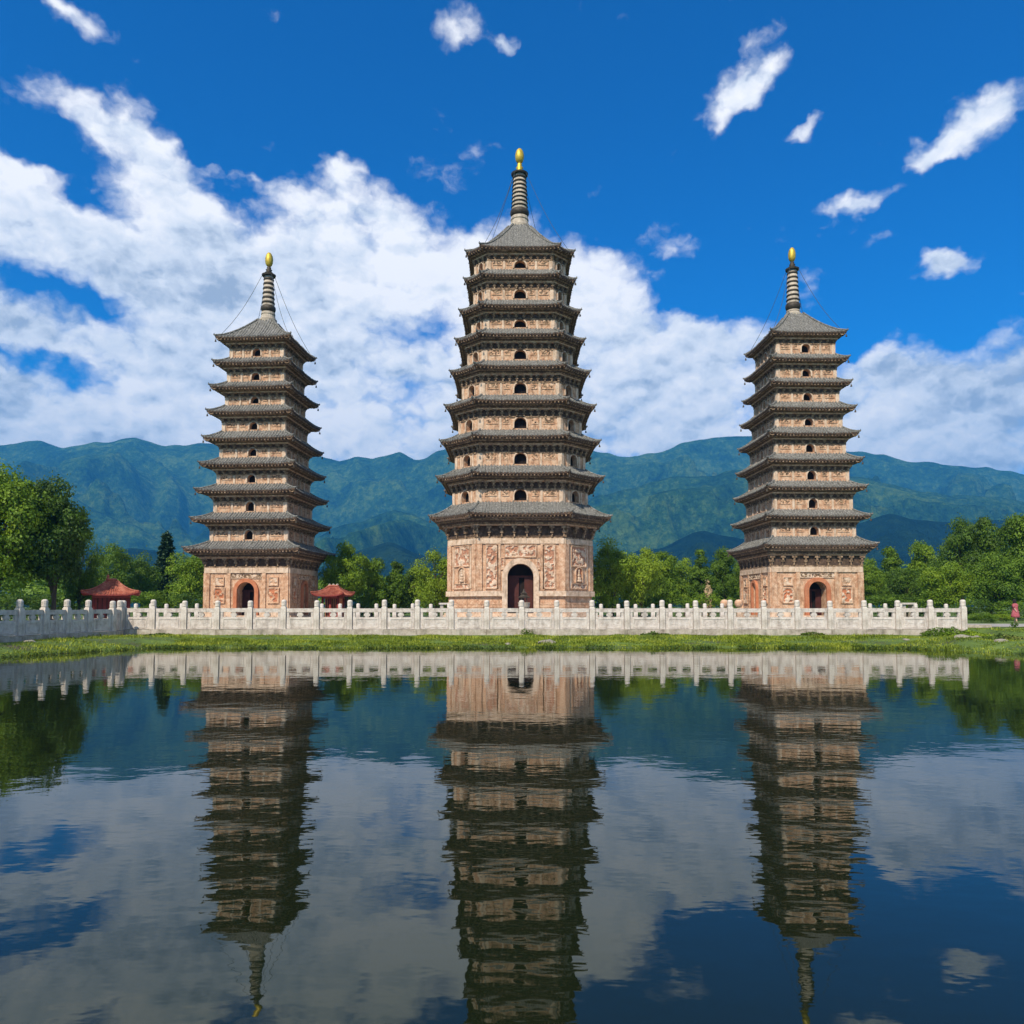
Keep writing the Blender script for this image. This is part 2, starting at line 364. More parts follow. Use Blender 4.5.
xs = axis(-34, 34, .4, 6000); ys_ = axis(-12, 46, .35, 6000)
g = MB(); g.v = [(x, y, gz(x, y)) for y in ys_ for x in xs]
nx = len(xs)
for j in range(len(ys_)-1):
    for i in range(nx-1): g.idx((j*nx+i, j*nx+i+1, (j+1)*nx+i+1, (j+1)*nx+i))
tag(g.build('ground', M['ground'], smooth=True), 'grassy ground and bank round the pond', kind='structure')
wa = MB(); wa.face((-34,-12,0),(34,-12,0),(34,36,0),(-34,36,0))
tag(wa.build('pond_water', M['water']), 'still dark pond water mirroring the three towers', kind='structure')
pv = MB()
pv.face((-30,36.6,GZ+.03),(21.2,36.6,GZ+.03),(21.2,74,GZ+.03),(-30,74,GZ+.03))
tag(pv.build('plaza', M['paving']), 'stone paving of the terrace around the towers', kind='structure')
pa = MB(); pts = []
for k in range(30):
    x = 21.6+k*1.0; yc = 42.6+.25*sin(k*.5)+.02*k
    pts.append((x, yc))
rings = []
for x, yc in pts: rings.append([(x, yc-3.2, GZ+.02),(x, yc-3.2, GZ+.06),(x, yc+2.2, GZ+.06),(x, yc+2.2, GZ+.02)])
pa.loft(rings, closed=False)
tag(pa.build('path', M['paving']), 'pale stone path beyond the right end of the balustrade', kind='structure')

# ------------------------------------------------------------------ mountains
def lerp_list(L, x):
    if x <= L[0][0]: return L[0][1]
    for (a, ya), (b, yb) in zip(L, L[1:]):
        if x <= b:
            t = (x-a)/(b-a); t = t*t*(3-2*t)*.5+t*.5; return ya+(yb-ya)*t
    return L[-1][1]
def range_mesh(name, label, sil, D, front, back, spur, seed, mat='mount', p0=-260, p1=1290, step=3.0, nv=110):
    mb = MB(); cols = int((p1-p0)/step)+1; rows = nv
    for j in range(rows):
        v = j/(rows-1)
        y = D-front+(front+back)*v
        t = (y-D)/front if y < D else (y-D)/back
        for i in range(cols):
            px = p0+i*step
            X = (px-512)/F_PX*D*1.01
            H = height(lerp_list(sil, px), D) + 14*noise.noise(Vector((X*.006, seed, 0))) + 7*noise.noise(Vector((X*.02, seed+5, 0)))
            X2 = X*(1+.9*(y-D)/D)
            env = (1-abs(t))
            base = H*(env**1.1)
            k_ = 2400/D
            q = Vector((X2*.00085*k_+(y-D)*.00035*k_, (y-D)*.00105*k_, seed))
            q += Vector((noise.noise(q*2.1), noise.noise(q*2.1+Vector((9,0,0))), 0))*.30
            r = 1-abs(noise.noise(q*1.9))*2.4
            r2 = 1-abs(noise.noise(q*4.3+Vector((3,3,3))))*2.2
            r3 = 1-abs(noise.noise(q*9.5+Vector((5,1,3))))*2.2
            r4 = noise.fractal(q*22, .8, 2.0, 3)
            e = min(1, abs(t)*3.0)*min(1, env*4)
            z = base + e*(spur*(r-.75)*(.5+.6*env) + spur*.42*(r2-.5) + spur*.17*(r3-.5) + spur*.07*r4)
            cap = H*max(y, D*.2)/D*(.985-.12*min(1, abs(t)*2)) if y < D else H*(1-.4*t)
            if env > 0 and z > cap: z = cap+(z-cap)*.06
            mb.v.append((X2, y, max(z, -3) if env > 0 else -3))
    for j in range(rows-1):
        for i in range(cols-1):
            mb.idx((j*cols+i, j*cols+i+1, (j+1)*cols+i+1, (j+1)*cols+i))
    return tag(mb.build(name, M[mat], smooth=True), label, kind='structure')
S_FAR = [(-260,470),(-100,452),(0,442),(37,437),(65,444),(100,440),(135,434),(165,444),(200,440),(255,452),(320,453),(340,459),(357,455),(372,458),(400,451),(415,457),(445,447),(520,440),(592,448),(629,456),(662,449),(692,440),(727,433),(747,434),(800,444),(852,449),(882,452),(912,461),(950,463),(1007,470),(1060,480),(1290,500)]
range_mesh('mountain_range', 'long far blue green mountain range across the horizon', S_FAR, 3300, 1500, 900, 430, 2.3)
S_MID = [(-260,500),(-60,488),(20,470),(61,487),(131,523),(170,540),(230,556),(300,540),(350,522),(395,507),(440,520),(500,545),(560,520),(600,492),(660,478),(740,470),(800,470),(860,476),(930,490),(1024,500),(1290,520)]
range_mesh('mountain_spurs', 'nearer wooded mountain spurs below the far range', S_MID, 2200, 850, 700, 270, 7.7)
S_NEAR = [(-260,545),(0,556),(90,548),(180,552),(240,566),(320,570),(360,552),(389,543),(420,552),(450,568),(600,562),(650,546),(704,530),(740,536),(800,532),(857,522),(887,514),(912,518),(962,521),(1012,517),(1100,508),(1290,520)]
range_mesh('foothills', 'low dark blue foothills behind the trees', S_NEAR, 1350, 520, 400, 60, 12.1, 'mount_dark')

# ------------------------------------------------------------------ pagodas
def arch_pts(c, hw, zs, k=10, pointed=0.0):
    return [(c-hw*cos(pi*i/k), zs+hw*sin(pi*i/k)) for i in range(k+1)]
def wall_with_arch(mb, fr, z0, z1, hw, zb, zs, depth, c=0.0, k=10):
    """flat wall on a face with a real arched opening and its reveal"""
    P = fr.p; h = fr.half
    mb.face(P(-h,z0),P(c-hw,z0),P(c-hw,z1),P(-h,z1)); mb.face(P(c+hw,z0),P(h,z0),P(h,z1),P(c+hw,z1))
    if zb > z0+1e-4: mb.face(P(c-hw,z0),P(c+hw,z0),P(c+hw,zb),P(c-hw,zb))
    a = arch_pts(c, hw, zs, k)
    for (ta, za), (tb, zb_) in zip(a, a[1:]):
        mb.face(P(ta,za),P(tb,zb_),P(tb,z1),P(ta,z1))
        mb.face(P(ta,za),P(ta,za,-depth),P(tb,zb_,-depth),P(tb,zb_))
    for t in (c-hw, c+hw): mb.face(P(t,zb),P(t,zb,-depth),P(t,zs,-depth),P(t,zs))
    mb.face(P(c-hw,zb),P(c+hw,zb),P(c+hw,zb,-depth),P(c-hw,zb,-depth))
def arch_surround(mb, fr, hw, zb, zs, wid, o0, o1, c=0.0, k=12):
    P = fr.p; inn = [(c-hw, zb)]+arch_pts(c, hw, zs, k)+[(c+hw, zb)]
    W2 = hw+wid; out = [(c-W2, zb)]+arch_pts(c, W2, zs, k)+[(c+W2, zb)]
    for (a, b, a2, b2) in zip(inn, inn[1:], out, out[1:]):
        mb.face(P(a2[0],a2[1],o1),P(a[0],a[1],o1),P(b[0],b[1],o1),P(b2[0],b2[1],o1))
        mb.face(P(a[0],a[1],o1),P(a[0],a[1],o0),P(b[0],b[1],o0),P(b[0],b[1],o1))
        mb.face(P(a2[0],a2[1],o0),P(a2[0],a2[1],o1),P(b2[0],b2[1],o1),P(b2[0],b2[1],o0))
def relief(fr, t0, t1, z0, z1, o, amp, seed, sc=5.0, ca=.5, kx=None):
    """carved panel: height field; raised carving one material, its ground another"""
    mb = MB(); nx = max(8, int((t1-t0)/.055)); nz = max(8, int((z1-z0)/.055)); H = []
    for j in range(nz+1):
        for i in range(nx+1):
            t = t0+(t1-t0)*i/nx; z = z0+(z1-z0)*j/nz
            q = Vector((t*sc, z*sc, seed*3.7))
            r = noise.noise(q)+.5*noise.noise(q*2.1)
            h = 1/(1+math.exp(-(r*9)))
            e = min(i, nx-i, j, nz-j)
            hh = amp*h if e > 0 else amp*.9
            H.append(h if e > 0 else 1)
            mb.v.append(fr.p(t, z, o+hh))
    for j in range(nz):
        for i in range(nx):
            a = j*(nx+1)+i; hv = (H[a]+H[a+1]+H[a+nx+1]+H[a+nx+2])/4
            mb.mat = 0 if hv > ca else 1
            mb.idx((a, a+1, a+nx+2, a+nx+1))
    return mb
def off_poly(W, F, o):
    """footprint pushed out by o on every face"""
    if F is None: return poly(W+o, None)
    return poly(W+o, F+o*(sqrt(2)-1))
def ringp(pl, z): return [(x, y, z) for x, y in pl]

def roof_surface(eaveW, eaveF, topW, topF, ze, zt, lift, push=.12, bow=1.35):
    pe = poly(eaveW, eaveF); pt = poly(topW, topF); nf = len(pe)
    def P(i, s, v, dz=0.0):
        A = Vector(pe[i]); B = Vector(pe[(i+1) % nf]); a = Vector(pt[i]); b = Vector(pt[(i+1) % nf])
        u = (s+1)/2
        e = A+(B-A)*u; t = a+(b-a)*u
        q = e+(t-e)*v
        k = abs(s)**5*(1-v)**1.5
        q = q*(1+push*k*.35)
        return Vector((q.x, q.y, ze+(zt-ze)*v**bow+lift*k+dz))
    def hw(i, v):
        A = Vector(pe[i]); B = Vector(pe[(i+1) % nf]); a = Vector(pt[i]); b = Vector(pt[(i+1) % nf])
        return ((B-A).length*(1-v)+(b-a).length*v)/2
    return P, hw, nf
def make_roof(eaveW, eaveF, topW, topF, ze, zt, lift, th, soff, zs, rib=.24, nv=5):
    """roof of one tier: tiled slope, tile ribs, eave board, soffit, hip ridges"""
    P, hw, nf = roof_surface(eaveW, eaveF, topW, topF, ze, zt, lift)
    mb = MB(); NS = 16
    for i in range(nf):
        rows = [[P(i, -1+2*k/NS, v/nv) for k in range(NS+1)] for v in range(nv+1)]
        mb.mat = 0
        mb.loft(rows, closed=False)
        low = [p-Vector((0,0,th)) for p in rows[0]]
        mb.mat = 1
        mb.loft([low, rows[0]], closed=False)
        # soffit runs in to the bracket cornice
        ps = poly(*soff); A = Vector(ps[i]); B = Vector(ps[(i+1) % nf])
        inn = [(*(A+(B-A)*(k/NS)), zs) for k in range(NS+1)]
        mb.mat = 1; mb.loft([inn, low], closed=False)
        # ribs of round tiles, each ending in a tile cap
        h0 = hw(i, 0); cnt = max(3, int(2*h0/rib)); mb.mat = 0
        for k in range(cnt+1):
            t = -h0+2*h0*(k+.5)/(cnt+1)
            line = []
            for v in range(nv*2+1):
                vv = v/(nv*2)
                if abs(t) > hw(i, vv): break
                line.append(P(i, t/hw(i, vv), vv))
            if len(line) < 2: continue
            rr = rib*random.uniform(.20,.30); wob = random.uniform(-.02,.02)
            fr = Frame(poly(eaveW, eaveF)[i], poly(eaveW, eaveF)[(i+1) % nf]); tv = Vector((fr.t.x, fr.t.y, 0)); nvn = Vector((fr.n.x, fr.n.y, 0))
            line = [q_+Vector((0,0,wob)) for q_ in line]; line[0] = line[0]+nvn*(.05+random.uniform(-.03,.03))
            mb.loft([[p-tv*rr, p-tv*rr*.6+Vector((0,0,rr)), p+tv*rr*.6+Vector((0,0,rr)), p+tv*rr] for p in line][::-1], closed=False)
            q = line[0]; mb.face(q-tv*rr-Vector((0,0,rr)), q+tv*rr-Vector((0,0,rr)), q+tv*rr*.6+Vector((0,0,rr)), q-tv*rr*.6+Vector((0,0,rr)))
        # rafter ends below the eave board
        mb.mat = 2; cnt = max(3, int(2*h0/.26))
        for k in range(cnt):
            s = -1+2*(k+.5)/cnt
            p = P(i, s, 0)-Vector((0,0,th+.02)); 
            mb.hexa([p+Vector(c) for c in [tuple(-tv*.05-nvn*.03+Vector((0,0,-.09))),tuple(tv*.05-nvn*.03+Vector((0,0,-.09))),tuple(tv*.05-nvn*.4+Vector((0,0,-.16))),tuple(-tv*.05-nvn*.4+Vector((0,0,-.16))),
                                           tuple(-tv*.05-nvn*.03),tuple(tv*.05-nvn*.03),tuple(tv*.05-nvn*.4+Vector((0,0,-.05))),tuple(-tv*.05-nvn*.4+Vector((0,0,-.05)))]])
        # hip ridge
        mb.mat = 0
        mb.tube([P(i, -1, v/6, .05) for v in range(7)], [.085]*7, 6)
    tips = [P(i, -1, 0) for i in range(nf)]
    return mb, tips
def bracket_band(W, F, z0, z1, reach, eW, eF, sp=.62):
    """corbelled cornice: bracket sets standing between mouldings, growing outwards up to the eave"""
    mb = MB(); H = z1-z0
    def ring(o, z): return ringp(off_poly(W, F, o), z)
    z_m = z0+H*.60
    # back wall of the bracket zone, lower and upper mouldings, corbel steps
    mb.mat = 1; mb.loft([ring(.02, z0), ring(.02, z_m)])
    mb.mat = 0
    mb.loft([ring(.0, z0-.06), ring(.07, z0-.06), ring(.07, z0+.05), ring(.0, z0+.05)])
    steps = 4; mb.mat = 2
    mb.loft([ring(.0, z_m), ring(reach*.34, z_m), ring(reach*.34, z_m+.09), ring(reach*.24, z_m+.09)])
    for k in range(steps):
        o = reach*(.30+.60*(k+1)/steps); za = z_m+.09+(z1-z_m-.09)*k/steps; zb = z_m+.09+(z1-z_m-.09)*(k+1)/steps
        mb.mat = k % 2
        mb.loft([ring(o-.22*reach, za), ring(o, za+.01), ring(o, zb), ring(o-.3*reach, zb)])
    for fi, fr in enumerate(frames(poly(W, F))):
        L = fr.half*2; c = max(3, int(L/sp)); 
        for k in range(c+1):
            t = -fr.half+L*k/c; hb = z_m-z0-.05; zb = z0+.05
            if k in (0, c): t *= .985
            mb.mat = 0
            mb.fbox(fr, t-.06, t+.06, zb, zb+hb*.35, 0, reach*.14)
            mb.fbox(fr, t-.13, t+.13, zb+hb*.35, zb+hb*.55, 0, reach*.2)
            mb.fbox(fr, t-.07, t+.07, zb+hb*.55, zb+hb*.78, 0, reach*.26)
            mb.fbox(fr, t-.19, t+.19, zb+hb*.78, zb+hb-.003, 0, reach*.32)
        # dentils under two of the corbel steps
        for st in (0, 2):
            o = reach*(.30+.60*(st+1)/steps); za = z_m+.09+(z1-z_m-.09)*st/steps
            half = fr.half+o*(.414 if F is not None else 1); cnt = int(2*half/.24)
            mb.mat = 0
            for k in range(cnt):
                t = -half+2*half*(k+.5)/cnt
                mb.fbox(fr, t-.055, t+.055, za+.03, za+(z1-z_m)/steps-.02, o-.05, o+.05)
    return mb
def tier_wall(W, F, z0, z1, win_hw, win_zb, win_h, seed):
    mb = MB(); wins = []; rel = []
    for fi, fr in enumerate(frames(poly(W, F))):
        hw = min(win_hw, fr.half*.3); zs = win_zb+win_h-hw
        zs = min(zs, z1-hw-.04)
        mb.mat = 0; wall_with_arch(mb, fr, z0, z1, hw, win_zb, zs, .5)
        # low base course, corner and inner pilasters
        mb.mat = 1
        mb.fbox(fr, -fr.half-.04, -hw-.14, z0, z0+.16, 0, .06); mb.fbox(fr, hw+.14, fr.half+.04, z0, z0+.16, 0, .06)
        mb.fbox(fr, -fr.half-.03, -fr.half+.26, z0+.16, z1-.01, 0, .055); mb.fbox(fr, fr.half-.26, fr.half+.03, z0+.16, z1-.01, 0, .055)
        if fr.half > 1.3:
            for s in (-1, 1):
                t = s*fr.half*.5; mb.fbox(fr, t-.09, t+.09, z0+.16, z1-.01, 0, .05)
        wins.append((fr, hw, win_zb, zs))
    return mb, wins
def make_pagoda(spec):
    D0 = spec['D']; cx = spec['cx']; rot = spec['rot']
    hz = lambda py, D: height(py, D)-GZ
    root = empty('pagoda', (0,0,GZ), rot, label=spec['label'], cat='pagoda', group=None)
    octo = spec['oct']
    # pixel half widths -> metres
    def solve(half_px, front_px, py):
        W, F = 5.0, 3.0
        for _ in range(20):
            D = D0-W; z = zc(D, height(py, D)); zs_ = zc(D0-(F if octo else 0), height(py, D))
            if octo:
                W = half_px/F_PX*zs_; F = front_px/F_PX*z
            else: W = half_px/F_PX*z
        return W, (F if octo else None)
    E = spec['eaves']; B = spec['bodies']; nE = len(E)     # top to bottom
    ev = []; bd = []
    for (ye, yt, hp, fp) in E:
        W, F = solve(hp, fp, ye); ev.append((W, F, hz(ye, D0-W)))
    for (hp, fp, yy) in B: bd.append(solve(hp, fp, yy))
    # roof top heights: where the roof meets the wall standing on it
    tops = [None]*nE
    for i in range(1, nE): tops[i] = hz(E[i][1], D0-bd[i-1][0])
    for i in range(nE):       # i-th storey counts from the top, its roof is eave i
        W, F = bd[i]; eW, eF, ze = ev[i]
        reach = (eW-W)
        th = .14 if i < nE-1 else .18
        ground = (i == nE-1)
        zbase = tops[i+1] if not ground else spec['body0']
        ztop = ze-th-.10
        Ht = ztop-zbase
        zcorn = zbase+Ht*(.53 if octo else .60) if not ground else hz(spec['cornice_y'], D0-W)
        # roof
        if i == 0: tW, tF, tz = spec['neck'], (spec['neck']*.6 if octo else None), hz(spec['apex_y'], D0)
        else: tW, tF, tz = bd[i-1][0]+.02, (bd[i-1][1]+.01 if octo else None), tops[i]
        soff = (W+reach*.86, None if F is None else F+(eF-F)*.86)
        rf, tips = make_roof(eW, eF, tW, tF, ze, tz, spec['lift'], th, soff, ztop+.02, nv=6 if i == 0 else 4)
        ro = rf.build('roof', [M['tile'], M['recess'], M['bracket']], root)
        if i == 0: tag(ro, 'pyramid top roof of grey tiles under the spire')
        for tp in tips:
            dd = Vector((tp.x, tp.y, 0)).normalized()
            fb = MB(); a = tp+Vector((0,0,.04))
            fb.tube([a-dd*.35, a+dd*.0, a+dd*.10+Vector((0,0,.05)), a+dd*.09+Vector((0,0,.15))], [.08,.09,.07,.03], 6)
            fb.build('corner_finial', M['tile'], ro)
            b2 = MB(); c_ = tp+dd*-.05
            b2.lathe([(.012,-.14),(.012,-.30),(.03,-.31),(.055,-.36),(.075,-.47),(.085,-.49),(.0,-.49)], (c_.x, c_.y), 8, c_.z)
            b2.build('wind_bell', M['bronze'], ro)
        bb = bracket_band(W, F, zcorn, ztop, reach, eW, eF, .95 if ground and octo else (.85 if ground else .55))
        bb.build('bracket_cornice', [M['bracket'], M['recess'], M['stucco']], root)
        if not ground:
            wz = zbase+.20 if octo else zbase+.18
            wl, wins = tier_wall(W, F, zbase-.25, zcorn+.02, spec['win'], zbase+.12, min(spec['winh'], (zcorn-zbase)*1.0), i)
            wo = wl.build('storey_wall', [M['stucco'], M['cream']], root)
            for fi, (fr, hw, zb, zs) in enumerate(wins):
                wm = MB(); wm.mat = 0; arch_surround(wm, fr, hw, zb, zs, .11, 0, .07, k=8)
                wm.mat = 1
                pts = [(-hw, zb)]+arch_pts(0, hw, zs, 8)+[(hw, zb)]
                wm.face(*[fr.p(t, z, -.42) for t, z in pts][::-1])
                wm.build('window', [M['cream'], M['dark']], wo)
            # small carved plaques between the pilasters
            for fi, fr in enumerate(frames(poly(W, F))):
                if fr.n.y > .8 or fr.half < 1.3 or (octo and fi % 2): continue
                hgt = zcorn-zbase
                for s in ((-1, 1) if fr.half > 1.3 else (1,)):
                    spans = ((.27, .44), (.56, .86)) if fr.half > 1.3 else ((.45, .85), (-.85, -.45))
                    for a, b in spans:
                        t0, t1 = sorted((s*fr.half*a, s*fr.half*b))
                        if t1-t0 < .2: continue
                        r = relief(fr, t0, t1, zbase+hgt*.45, zcorn-.05, .004, .05, i*9+fi+a, 8.0)
                        r.build('carved_plaque', [M['stucco'], M['bracket']], wo)
    # ---------------- ground storey
    W, F = bd[-1]; z1 = hz(spec['cornice_y'], D0-W); zb0 = spec['body0']; zl = hz(spec['ledge_y'], D0-W) if octo else zb0
    wl = MB(); fl = frames(poly(W, F)); door_items = []
    dw, dh = spec['door']
    for fi, fr in enumerate(fl):
        wl.mat = 0; P = fr.p
        if fi == 0 or (not octo and fi in (1, 3)):
            hw = dw if fi == 0 else dw*.62; zs = dh-hw
            wall_with_arch(wl, fr, zb0, z1, hw, zb0, zs, 1.0, k=14)
            door_items.append((fi, fr, hw, zs))
        else: wl.face(P(-fr.half, zb0), P(fr.half, zb0), P(fr.half, z1), P(-fr.half, z1))
        wl.mat = 1
        # stone lintel course, made of blocks
        nb = max(2, int(fr.half*2/.9))
        for k in range(nb):
            a = -fr.half+2*fr.half*k/nb; b = -fr.half+2*fr.half*(k+1)/nb
            wl.fbox(fr, a+.01, b-.01, z1-.48, z1-.06, 0, .10+.012*(k % 2))
        wl.mat = 2
        for s in (-1, 1):
            a, b = sorted((s*(fr.half-.42), s*(fr.half+.02)))
            wl.fbox(fr, a, b, zl+.02, z1-.50, 0, .12)
        if fi == 0 or not octo:
            for s in (-1, 1):
                t = s*fr.half*spec['pil']; wl.fbox(fr, t-.15, t+.15, zl+.02, z1-.50, 0, .10)
        elif fr.half < 2.2:
            wl.mat = 1; wl.fbox(fr, -fr.half+.55, -fr.half+.75, zl+.2, z1-.7, 0, .06); wl.fbox(fr, fr.half-.75, fr.half-.55, zl+.2, z1-.7, 0, .06)
        # ledge under the carved zone
        if octo:
            wl.mat = 1
            if fi == 0:
                for s in (-1, 1):
                    a, b = sorted((s*(dw+.42), s*(fr.half+.10))); wl.fbox(fr, a, b, zl-.40, zl, 0, .22)
            else: wl.fbox(fr, -fr.half-.09, fr.half+.09, zl-.40, zl, 0, .22)
            wl.mat = 0
            for k in range(4):
                zz = zb0+k*.22
                if fi == 0:
                    for s in (-1, 1):
                        a, b = sorted((s*(dw+.42), s*(fr.half+.03))); wl.fbox(fr, a, b, zz, zz+.2, 0, .06+.03*(3-k))
                else: wl.fbox(fr, -fr.half-.03, fr.half+.03, zz, zz+.2, 0, .06+.03*(3-k))
        else:
            wl.mat = 1
            hwd = (dw if fi == 0 else dw*.62)+.42
            if fi in (0, 1, 3):
                for s in (-1, 1):
                    a, b = sorted((s*hwd, s*(fr.half+.08))); wl.fbox(fr, a, b, zb0, zb0+.35, 0, .16)
            else: wl.fbox(fr, -fr.half-.08, fr.half+.08, zb0, zb0+.35, 0, .16)
    wo = wl.build('ground_storey_wall', [M['stucco'], M['cream'], M['stucco']], root)
    for fi, fr, hw, zs in door_items:
        dm = MB(); arch_surround(dm, fr, hw, zb0, zs, spec['surround'] if fi == 0 else .22, 0, .20, k=16)
        mt = M['cream'] if octo else M['orange']
        do = dm.build('doorway_arch', mt, root)
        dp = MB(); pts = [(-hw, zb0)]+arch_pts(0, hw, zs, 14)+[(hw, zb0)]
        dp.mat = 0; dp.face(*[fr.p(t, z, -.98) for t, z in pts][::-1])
        dp.mat = 1
        dp.fbox(fr, -hw*.96, -hw*.12 if fi == 0 else hw*.9, zb0+.02, zs-.05, -.93, -.85)
        if fi == 0: dp.fbox(fr, hw*.30, hw*.96, zb0+.02, zs-.05, -.93, -.85)
        dp.fbox(fr, -hw*.97, hw*.97, zs-.04, zs+.12, -.94, -.80)
        dp.build('door', [M['dark'], M['reddoor']], do)
    # carved panels
    relA = [M['cream'], M['terracotta']]; relB = [M['orange'], M['stucco']]
    def frame_strip(fr, a, b, c, d_, o=.05, w_=.07):
        m = MB()
        m.fbox(fr, a-w_, b+w_, d_, d_+w_, 0, o+.05); m.fbox(fr, a-w_, b+w_, c-w_, c, 0, o+.05)
        m.fbox(fr, a-w_, a, c, d_, 0, o+.05); m.fbox(fr, b, b+w_, c, d_, 0, o+.05)
        return m
    def panel(fr, a, b, c, d_, seed, mats, amp=.10, sc=4.5):
        r = relief(fr, a, b, c, d_, .006, amp, seed, sc)
        ro_ = r.build('carved_panel', mats, root)
        frame_strip(fr, a, b, c, d_).build('panel_frame', M['stucco'], ro_)
    def niche(fr, c, hw, zb, zs, seed, mats):
        r = MB(); r.mat = 0; arch_surround(r, fr, hw, zb, zs, .10, 0, .12, c=c, k=10)
        r.mat = 1
        pts = [(c-hw, zb)]+arch_pts(c, hw, zs, 10)+[(c+hw, zb)]
        r.face(*[fr.p(t, z, .012) for t, z in pts][::-1])
        no = r.build('niche', [M['stucco'], mats], root)
        s = MB()   # seated figure carved in the niche
        P = fr.p
        for (tz, rr, oo) in ((zb+.14, hw*.85, .10), (zb+.34, hw*.62, .12), (zb+.56, hw*.55, .11), (zb+.76, hw*.38, .10), (zb+.92, hw*.36, .11)):
            q = Vector(P(c, tz, .03)); s.lathe([(rr*.4,-.11),(rr*.8,-.05),(rr*.8,.06),(rr*.4,.12)], (q.x, q.y), 8, tz)
        s.build('carved_figure', M['cream'], no)
    for fi, fr in enumerate(fl):
        if fr.n.y > .5: continue
        zt_ = z1-.62; zb_ = zl+.22
        if octo and fi == 0:
            for s in (-1, 1):
                a, b = sorted((s*1.78, s*2.62)); panel(fr, a, b, zb_, zt_, 3+s, relA)
            dtop = dh+spec['surround']+.12
            panel(fr, -1.18, 1.18, dtop+.0, zt_, 8, relA, .10, 4)
            for s in (-1, 1):
                a, b = sorted((s*(dw+spec['surround']+.06), s*1.30)); 
                panel(fr, a, b, dh-.4, dtop-.12, 10+s, relA, .07, 5)
        elif octo:
            panel(fr, -fr.half*.52, fr.half*.52, zb_+1.75, zt_, 20+fi, relA, .08, 4)
            if fr.half > 1.0:
                niche(fr, 0, .36, zb_+.45, zb_+1.25, fi, M['cream'] if fi == 7 else M['orange'])
                panel(fr, -fr.half*.52, fr.half*.52, zb_, zb_+.34, 24+fi, relA, .06, 5)
        else:
            for s in (-1, 1):
                t = s*fr.half*(spec['pil']+.87)/2
                a, b = t-.40, t+.40
                panel(fr, a+.08, b-.08, 2.78, 3.35, 30+fi+s, [M['cream'], M['stucco']], .08, 4)
                panel(fr, a, b, 1.38, 2.5, 34+fi+s, [M['cream'] if spec['i'] == 2 else M['stucco'], M['orange']], .10, 4)
            if fi in (0, 1, 3):
                r = relief(fr, -fr.half*.40, fr.half*.40, dh+.30, dh+.62, .006, .08, 40+fi, 5)
                r.build('carved_panel', [M['cream'], M['bracket']], root)
    # platform
    pm = MB()
    for k in range(3):
        o = .9-.28*k; z_ = zb0*k/3
        pm.loft([ringp(off_poly(W, F, o), z_), ringp(off_poly(W, F, o), z_+zb0/3)], cap1=True)
    pm.build('stepped_base', M['cream'], root)
    # ---------------- spire
    S = spec['spire']; hs_ = lambda py: hz(py, D0); px = lambda p_, py: p_/F_PX*zc(D0, height(py, D0))
    za = hs_(spec['apex_y'])
    zb = hs_(S['base_top']); r0 = px(S['base_r'], S['base_top'])
    m = MB(); m.lathe([(r0*1.3, za-.5-zb), (r0*1.3, (za-zb)*.8), (r0*1.12, (za-zb)*.7), (r0*.98, (za-zb)*.3), (r0*1.06, (za-zb)*.25), (r0*1.0, 0), (.2, 0)], seg=20, z=zb)
    m.build('spire_base', M['spirestone'], root, smooth=False)
    zt = hs_(S['ring_top']); rb, rt = px(S['ring_r0'], S['base_top']), px(S['ring_r1'], S['ring_top'])
    nr = S['n']; Hh = zt-zb
    m = MB(); m.lathe([(rb*.8, -.05), (rb*.9, Hh*.05), (rb*.9, Hh*.2), (rb*.88, Hh*.22), (rt*.9, Hh), (0.02, Hh+.02)], seg=18, z=zb)
    m.build('spire_shaft', M['spirestone'] if S['light'] else M['bronze'], root, smooth=True)
    m = MB(); m.lathe([(rb*.7, 0), (rb*.95, Hh*.02), (rb*1.1, Hh*.08), (rb*1.08, Hh*.15), (rb*.8, Hh*.2)], seg=20, z=zb); m.build('inverted_bowl', M['bronze'], root, True)
    for k in range(nr):
        t = .2+.78*(k+.5)/nr; r = rb+(rt-rb)*t; hh = Hh*.78/nr*S.get('thick', .22)
        m = MB(); m.lathe([(r*.5, -hh), (r*.96, -hh), (r*1.05, 0), (r*.96, hh), (r*.5, hh)], seg=20, z=zb+Hh*t)
        m.build('ring', M['bronze'], root)
    m = MB(); cr_ = px(S['canopy_r'], S['ring_top']); m.lathe([(cr_*.4, 0), (cr_, .04), (cr_*1.05, .16), (cr_*.7, .24), (cr_*.35, .4)], seg=20, z=zt)
    m.build('spire_canopy', M['bronze'], root)
    zg = hs_(S['ball_bot']); ztp = hs_(S['tip']); g0 = px(S['ball_r'], S['tip'])
    m = MB(); hg = zg-zt-.3
    m.lathe([(g0*.8, 0), (g0*1.0, hg*.12), (g0*.55, hg*.3), (g0*.85, hg*.5), (g0*.45, hg*.7), (g0*.6, hg*.85), (g0*.3, hg+.05)], seg=16, z=zt+.3)
    m.build('gourd_stem', M['gold'] if S['goldstem'] else M['bronze'], root, smooth=True)
    m = MB(); Hb = ztp-zg
    prof = [(g0*sin(pi*min(1, k/9)**.9)*(1 if k > 4 else .98)+.01, Hb*(1-cos(pi*k/9))/2) for k in range(10)]
    m.lathe(prof, seg=18, z=zg); m.build('gilded_ball', M['gold'], root, smooth=True)
    # stay cables from the canopy to the roof corners
    eW, eF, ze = ev[0]
    P, hwf, nf = roof_surface(eW, eF, spec['neck'], (spec['neck']*.6 if octo else None), ze, za, spec['lift'])
